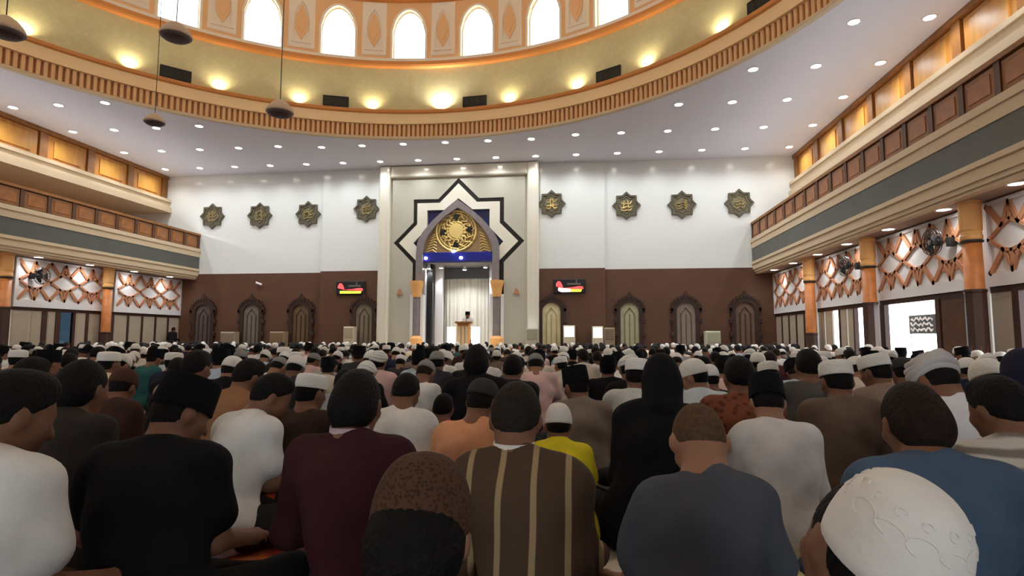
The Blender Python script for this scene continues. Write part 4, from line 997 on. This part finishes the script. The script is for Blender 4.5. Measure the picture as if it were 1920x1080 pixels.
def capmesh(kind):
    """headwear in head space: origin at the neck joint, +y to the face"""
    if kind in CAPS: return CAPS[kind]
    b = MB(); c = (0, .018, 0)
    if kind in ('skullcap', 'bigcap'):
        zb = .135 if kind == 'skullcap' else .125; ht = .105 if kind == 'skullcap' else .118
        pr = [(.99, zb-.012), (1.02, zb-.01), (1.03, zb+.004)]+[(1.02*math.cos(t*math.pi/2/12)**.75, zb+.01+(ht)*math.sin(t*math.pi/2/12)) for t in range(1, 12)]+[(.02, zb+.012+ht)]
        b.lathe([(r, z) for r, z in pr], 32, c, sx=.088, sy=.109)
    elif kind == 'songkok':
        b.lathe([(.98, .125), (1.02, .124), (1.02, .13), (1.0, .18), (.975, .238), (.95, .247), (.85, .243), (.45, .228), (.02, .222)], 32, c, sx=.090, sy=.113)
    elif kind == 'whitecap':
        b.lathe([(.98, .14), (1.03, .139), (1.035, .146), (1.02, .19), (.97, .216), (.85, .226), (.5, .232), (.02, .234)], 32, c, sx=.088, sy=.109)
    elif kind == 'peak':
        b.lathe([(.99, .13), (1.03, .13)]+[(1.03*math.cos(t*math.pi/2/10)**.7, .135+.105*math.sin(t*math.pi/2/10)) for t in range(1, 10)]+[(.02, .24)], 28, c, sx=.087, sy=.108)
    elif kind == 'turban':
        for i, (r, z) in enumerate(((.078, .135), (.084, .158), (.078, .18), (.066, .2))):
            n = 28; pts = [(c[0]+r*1.02*math.cos(k*2*math.pi/n+i), c[1]+r*1.22*math.sin(k*2*math.pi/n+i), z+.012*math.sin(k*4*math.pi/n+i*1.3)) for k in range(n+1)]
            b.tube(pts, .02, 8)
        b.lathe([(1.0, .19), (.8, .222), (.4, .236), (.02, .238)], 24, c, sx=.075, sy=.092)
    b2 = b.mesh(kind, M_WCAP, True); CAPS[kind] = b2
    return b2
def headxf(pose, o, tilt=0):
    M = Matrix([list(r) for r in pose.R]).to_4x4(); M.translation = Vector(pose.H(0, 0, 0)); o.matrix_local = M @ Matrix.Rotation(tilt, 4, 'X'); return o
CAPTOP = dict(skullcap=.016, bigcap=.022, songkok=.024, whitecap=.012, peak=.016, turban=.016)
def collar_mesh(pose, m):
    b = MB(); n = 20; c0 = pose.S(.632); r = .068
    pr = []
    for z, k in ((-.03, 1.12), (.0, 1.03), (.026, 1.0), (.024, .93)): pr.append((r*k, z))
    b.lathe(pr, n, tuple(c0+np.array([0, .008, 0]))); b.f = [f for f in b.f if len(f) == 4]
    return b.mesh('collar', m, True)
NPEOPLE = 0
def person(top, label, shirt, head='hair', hair='short', hairmat=None, capmat=None, skin=1, trousers=(40, 38, 40), collar=None, captilt=0, rot=0, h=.0138, group=None, band=None, **kw):
    """one seated person placed so the crown of the head is at `top`"""
    global NPEOPLE; NPEOPLE += 1
    p = Pose(**kw); loc_top = p.top+CAPTOP.get(head, .004)
    sc = top[2]/loc_top
    c, s_ = math.cos(rot), math.sin(rot); hx, hy = p.hc[0]*sc, p.hc[1]*sc
    ms = p.meshes(h, True, NPEOPLE*1.37)
    root = link('person', np_mesh('person', *ms['person'], M_SKIN[skin]), None, (top[0]-(c*hx-s_*hy), top[1]-(s_*hx+c*hy), 0), rot, (sc, sc, sc))
    tag(root, label, 'person', group)
    sm = cloth_key(shirt)
    so = link('shirt', np_mesh('shirt', *ms['shirt'], sm), root)
    link('trousers', np_mesh('trousers', *ms['trousers'], cloth_key(trousers)), root)
    if collar: link('collar', collar_mesh(p, cloth_key(collar)), so)
    hm = hairmat or M_HAIR
    if head == 'hood': link('hood', np_mesh('hood', *p.hair('hood'), sm), root)
    else:
        link('hair', np_mesh('hair', *p.hair(hair if head == 'hair' or hair == 'long' else 'under', .009), hm), root)
        if head != 'hair':
            co = link('cap', capmesh(head), root); slot(co, capmat or M_WCAP); headxf(p, co, captilt)
            if head == 'bigcap' and capmat is M_WEMB:
                em = MB()
                def on(th, el): ce = math.cos(el)**.75*1.008; return (.088*ce*math.cos(th), .018+.109*ce*math.sin(th), .136+.118*math.sin(el))
                for k in range(13):
                    t0 = k*2*math.pi/13
                    em.tube([on(t0+.24*math.cos(u*.9), .55+.12*math.sin(u*.9)*(1 if k % 2 else .7)) for u in np.linspace(0, 5, 14)], .0022, 4)
                    em.tube([on(t0+.1*math.cos(u*1.2), .83+.06*math.sin(u*1.2)) for u in np.linspace(0, 4, 12)], .002, 4)
                o = headxf(p, em.obj('embroidery', M_WEMB, root), captilt); o['kind'] = 'stuff'
            if band: headxf(p, link('cap_band', MB().lathe([(1.03, .128), (1.06, .13), (1.05, .165), (1.0, .166)], 28, (0, .018, 0), sx=.089, sy=.110).mesh('cap_band', band, True), root))
    return root

for r in HEROES: person(**r)

# ---- the rows behind: a few seated poses, copied person by person
PROTO = []
for i, kw in enumerate((dict(lean=.10, curve=.2, bow=.25), dict(lean=.22, curve=.45, bow=.55, sleeve='short', arms=1), dict(lean=.06, curve=.25, bow=.2, hyaw=.45, side=.05),
                        dict(lean=.12, curve=.3, bow=.35, hyaw=-.4, side=-.06, sleeve='short'), dict(lean=.32, curve=.5, bow=.7, side=.08), dict(lean=.04, curve=.15, bow=.05, build=1.1, arms=1))):
    p = Pose(**kw); lod = []
    for h in (.016, .024):
        ms = p.meshes(h, h < .02, i*2.1); d = {k: np_mesh(k, *v, M_SKIN[0]) for k, v in ms.items()}
        d['hair'] = np_mesh('hair', *p.hair('short', .012 if h < .02 else .018), M_HAIR); d['under'] = np_mesh('hair', *p.hair('under', .012 if h < .02 else .018), M_HAIR)
        lod.append(d)
    PROTO.append((p, lod))
SHIRTS = [('white', (214, 212, 208), 9), ('off-white', (206, 198, 184), 5), ('pale blue', (168, 182, 196), 3), ('light grey', (150, 150, 150), 3), ('black', (22, 21, 23), 6), ('charcoal', (52, 52, 56), 4),
          ('navy', (32, 36, 58), 2), ('dark brown', (62, 44, 36), 3), ('taupe', (112, 98, 86), 2), ('olive', (82, 82, 60), 1), ('maroon', (76, 28, 32), 1), ('rust batik', 'rust_batik', 1), ('cream', (222, 208, 178), 2), ('pale pink', (206, 172, 166), 1), ('teal', (48, 92, 92), 1)]
HEADS = [('black hair', 'hair', None, 8), ('a white knit skullcap', 'skullcap', M_WCAP, 5), ('a white cap', 'whitecap', M_WEMB, 3), ('a black songkok', 'songkok', M_VELVET, 6), ('a grey cap', 'peak', M_GREYCAP, 1), ('a white turban', 'turban', M_WCAP, 1)]
def pick(r, L_): return r.choices(L_, [x[-1] for x in L_])[0]
def topix(x, y, z):
    d = Vector((x, y, z))-CAMPOS; w = d.dot(AF); return 960+FPX*d.dot(AR)/w, 540-FPX*d.dot(AU)/w
R0 = random.Random(11); occ = [tuple(r['top'][:2]) for r in HEROES]
spots = []
y = ROW0
rown = 0
while y < 23.3:
    rown += 1; n = 0; x = -13.2+R0.uniform(0, .5)
    while x < 13.2:
        px, py = topix(x, y, .85)
        if -50 < px < 1970 and all(math.hypot(x-a, y-.15-b) > .62 for a, b in occ):
            n += 1; spots.append((rown, n, x+R0.uniform(-.07, .07), y+R0.uniform(-.16, .16)))
        x += R0.uniform(.58, .72)
    y += 1.04
NIND = 300-len(HEROES)
for rown, n, x, y in spots[:NIND]:
    r = R0; p, lod = PROTO[r.randrange(len(PROTO))]; far = y > 8.5; d = lod[1 if far else 0]
    sn, scol, _ = pick(r, SHIRTS); hn, hk, hm, _ = pick(r, HEADS)
    sc = r.uniform(.93, 1.06); rz = r.uniform(-.18, .18)
    lab = 'man in %s shirt with %s, %s from left, %s row' % (sn, hn, ordinal(n), ordinal(rown+5))
    o = link('person', d['person'], None, (x, y-p.hc[1]*sc, 0), rz, (sc*r.uniform(.96, 1.06), sc, sc)); slot(o, M_SKIN[r.randrange(4)])
    tag(o, lab, 'person', 'seated rows of worshippers')
    slot(link('shirt', d['shirt'], o), cloth_key(scol)); slot(link('trousers', d['trousers'], o), cloth(((40, 38, 42), (92, 84, 76), (58, 48, 44), (30, 34, 48))[r.randrange(4)]))
    slot(link('hair', d['hair' if hk == 'hair' else 'under'], o), M_HAIR if r.random() < .8 else M_HAIRB)
    if hk != 'hair': headxf(p, slot(link('cap', capmesh(hk), o), hm))

# ---- the far rows beyond the first 300, one crowd
def crowd_rest():
    V, Q, C, base = [], [], [], 0; parts = []
    for kw in (dict(lean=.10, curve=.2, bow=.25), dict(lean=.25, curve=.45, bow=.5, side=.05), dict(lean=.05, curve=.2, bow=.15, side=-.06, hyaw=.3)):
        p = Pose(**kw); lo, hi = p.bounds(.02)
        f = Field(lo, hi, .055); p.torso(f, .02); p.arms_to(f, .018, 'long'); p.legs(f, .02, False); a = f.net()
        f = Field(p.hc-.2, p.hc+.2, .028); p.head(f); b = f.net()
        c = p.hair('short', .028); e = capmesh('whitecap'); parts.append((p, a, b, c))
    sk = [lin(c) for c in ((150, 98, 66), (132, 84, 56), (112, 70, 48))]; hd = [((16, 15, 18), 5), ((222, 218, 210), 6), ((24, 20, 18), 5)]
    for rown, n, x, y in spots[NIND:]:
        p, a, b, c = parts[R0.randrange(3)]; sc = R0.uniform(.93, 1.06)
        col = pick(R0, SHIRTS)[1]; col = (120, 62, 38) if isinstance(col, str) else col
        for (v, q), cc in ((a, lin(col)), (b, sk[R0.randrange(3)]), (c, lin(pick(R0, hd)[0]))):
            V.append(v*sc+np.array([x, y-p.hc[1]*sc, 0])); Q.append(q+base); C.append(np.tile(np.array(cc), (len(v), 1))); base += len(v)
    m = bpy.data.materials.new('crowd_cloth'); m.use_nodes = True; nt = m.node_tree; at = nt.nodes.new('ShaderNodeAttribute'); at.attribute_name = 'cloth_colour'
    nt.links.new(at.outputs['Color'], nt.nodes['Principled BSDF'].inputs['Base Color']); nt.nodes['Principled BSDF'].inputs['Roughness'].default_value = .9
    me = np_mesh('seated_crowd', np.concatenate(V), np.concatenate(Q), m)
    ca = me.color_attributes.new('cloth_colour', 'FLOAT_COLOR', 'POINT'); ca.data.foreach_set('color', np.concatenate(C).astype(np.float32).ravel())
    tag(link('seated_crowd', me), 'far rows of seated worshippers filling the hall up to the back wall', 'crowd', kind='stuff')
if len(spots) > NIND: crowd_rest()

# ---- preacher in the pulpit and a man standing by the left corner
def standing(loc, top, label, shirt, head, capmat, face=0, sc=1.0, trous=(40, 38, 40)):
    kw = dict(lean=.02, curve=.05, bow=.1); p = Pose(**kw, stand=1); Z = .62
    lo, hi = (-.4, -.3, -.67), (.4, .5, .93); h = .014
    f = Field(lo, hi, h); p.torso(f, 0); p.arms_to(f, 0, 'hand'); p.head(f)
    for sg in (-1, 1):
        p.hand(f, sg); f.cap((sg*.09, 0, .1), (sg*.095, .02, -.25), .085, .058, .04); f.cap((sg*.095, .02, -.25), (sg*.095, -.01, -.6), .055, .038, .03); f.cap((sg*.095, -.02, -.63), (sg*.11, .14, -.64), .036, .028, .03)
    root = link('person', np_mesh('person', *f.net(), M_SKIN[1]), None, (loc[0], loc[1], loc[2]+.67*sc), face, (sc,)*3); tag(root, label, 'person')
    f = Field(lo, hi, h); p.torso(f, .017); p.arms_to(f, .017, 'long'); f.cap((0, 0, .1), (0, .0, -.1), .19, .2, .06); f.fold(.003, 1); link('shirt', np_mesh('shirt', *f.net(), cloth_key(shirt)), root)
    f = Field(lo, hi, h); f.cap((0, .0, .05), (0, .0, -.5), .16, .17, .05); link('sarong', np_mesh('sarong', *f.net(), cloth_key(trous)), root)
    link('hair', np_mesh('hair', *p.hair('under', .01), M_HAIR), root)
    if head: headxf(p, slot(link('cap', capmesh(head), root), capmat))
    e = MB()
    for sg in (-1, 1):
        q = p.H(sg*.033, .112, .112); e.lathe([(.001, -.009), (.008, -.004), (.008, .004), (.001, .009)], 8, tuple(q))
    e.obj('eyes', M_BLACKP, root)
standing((.62, YM-.75, .45), None, 'preacher standing behind the wooden pulpit in white with a black songkok', (216, 212, 206), 'songkok', M_VELVET, math.pi, 1.14)
standing((-13.4, 24.9, 0), None, 'person in black standing by the far left corner door', (24, 22, 24), None, None, 0, 1.0)

# ---- mats and cloths on the carpet
def mat_on(x, y, w, l, rz, m, label, hgt=.008):
    t = MB(); n = 10
    t.box(-w/2, w/2, -l/2, l/2, .001, hgt)
    for k in range(n):
        q = -w/2+w*(k+.5)/n
        for e in (-1, 1): t.box(q-.008, q+.008, min(e*l/2, e*(l/2+.05)), max(e*l/2, e*(l/2+.05)), .001, .005)
    o = t.obj('prayer_mat', m); o.location = (x, y, 0); o.rotation_euler = (0, 0, rz); tag(o, label, 'prayer mat')
for a in MATSPOTS: mat_on(*a)
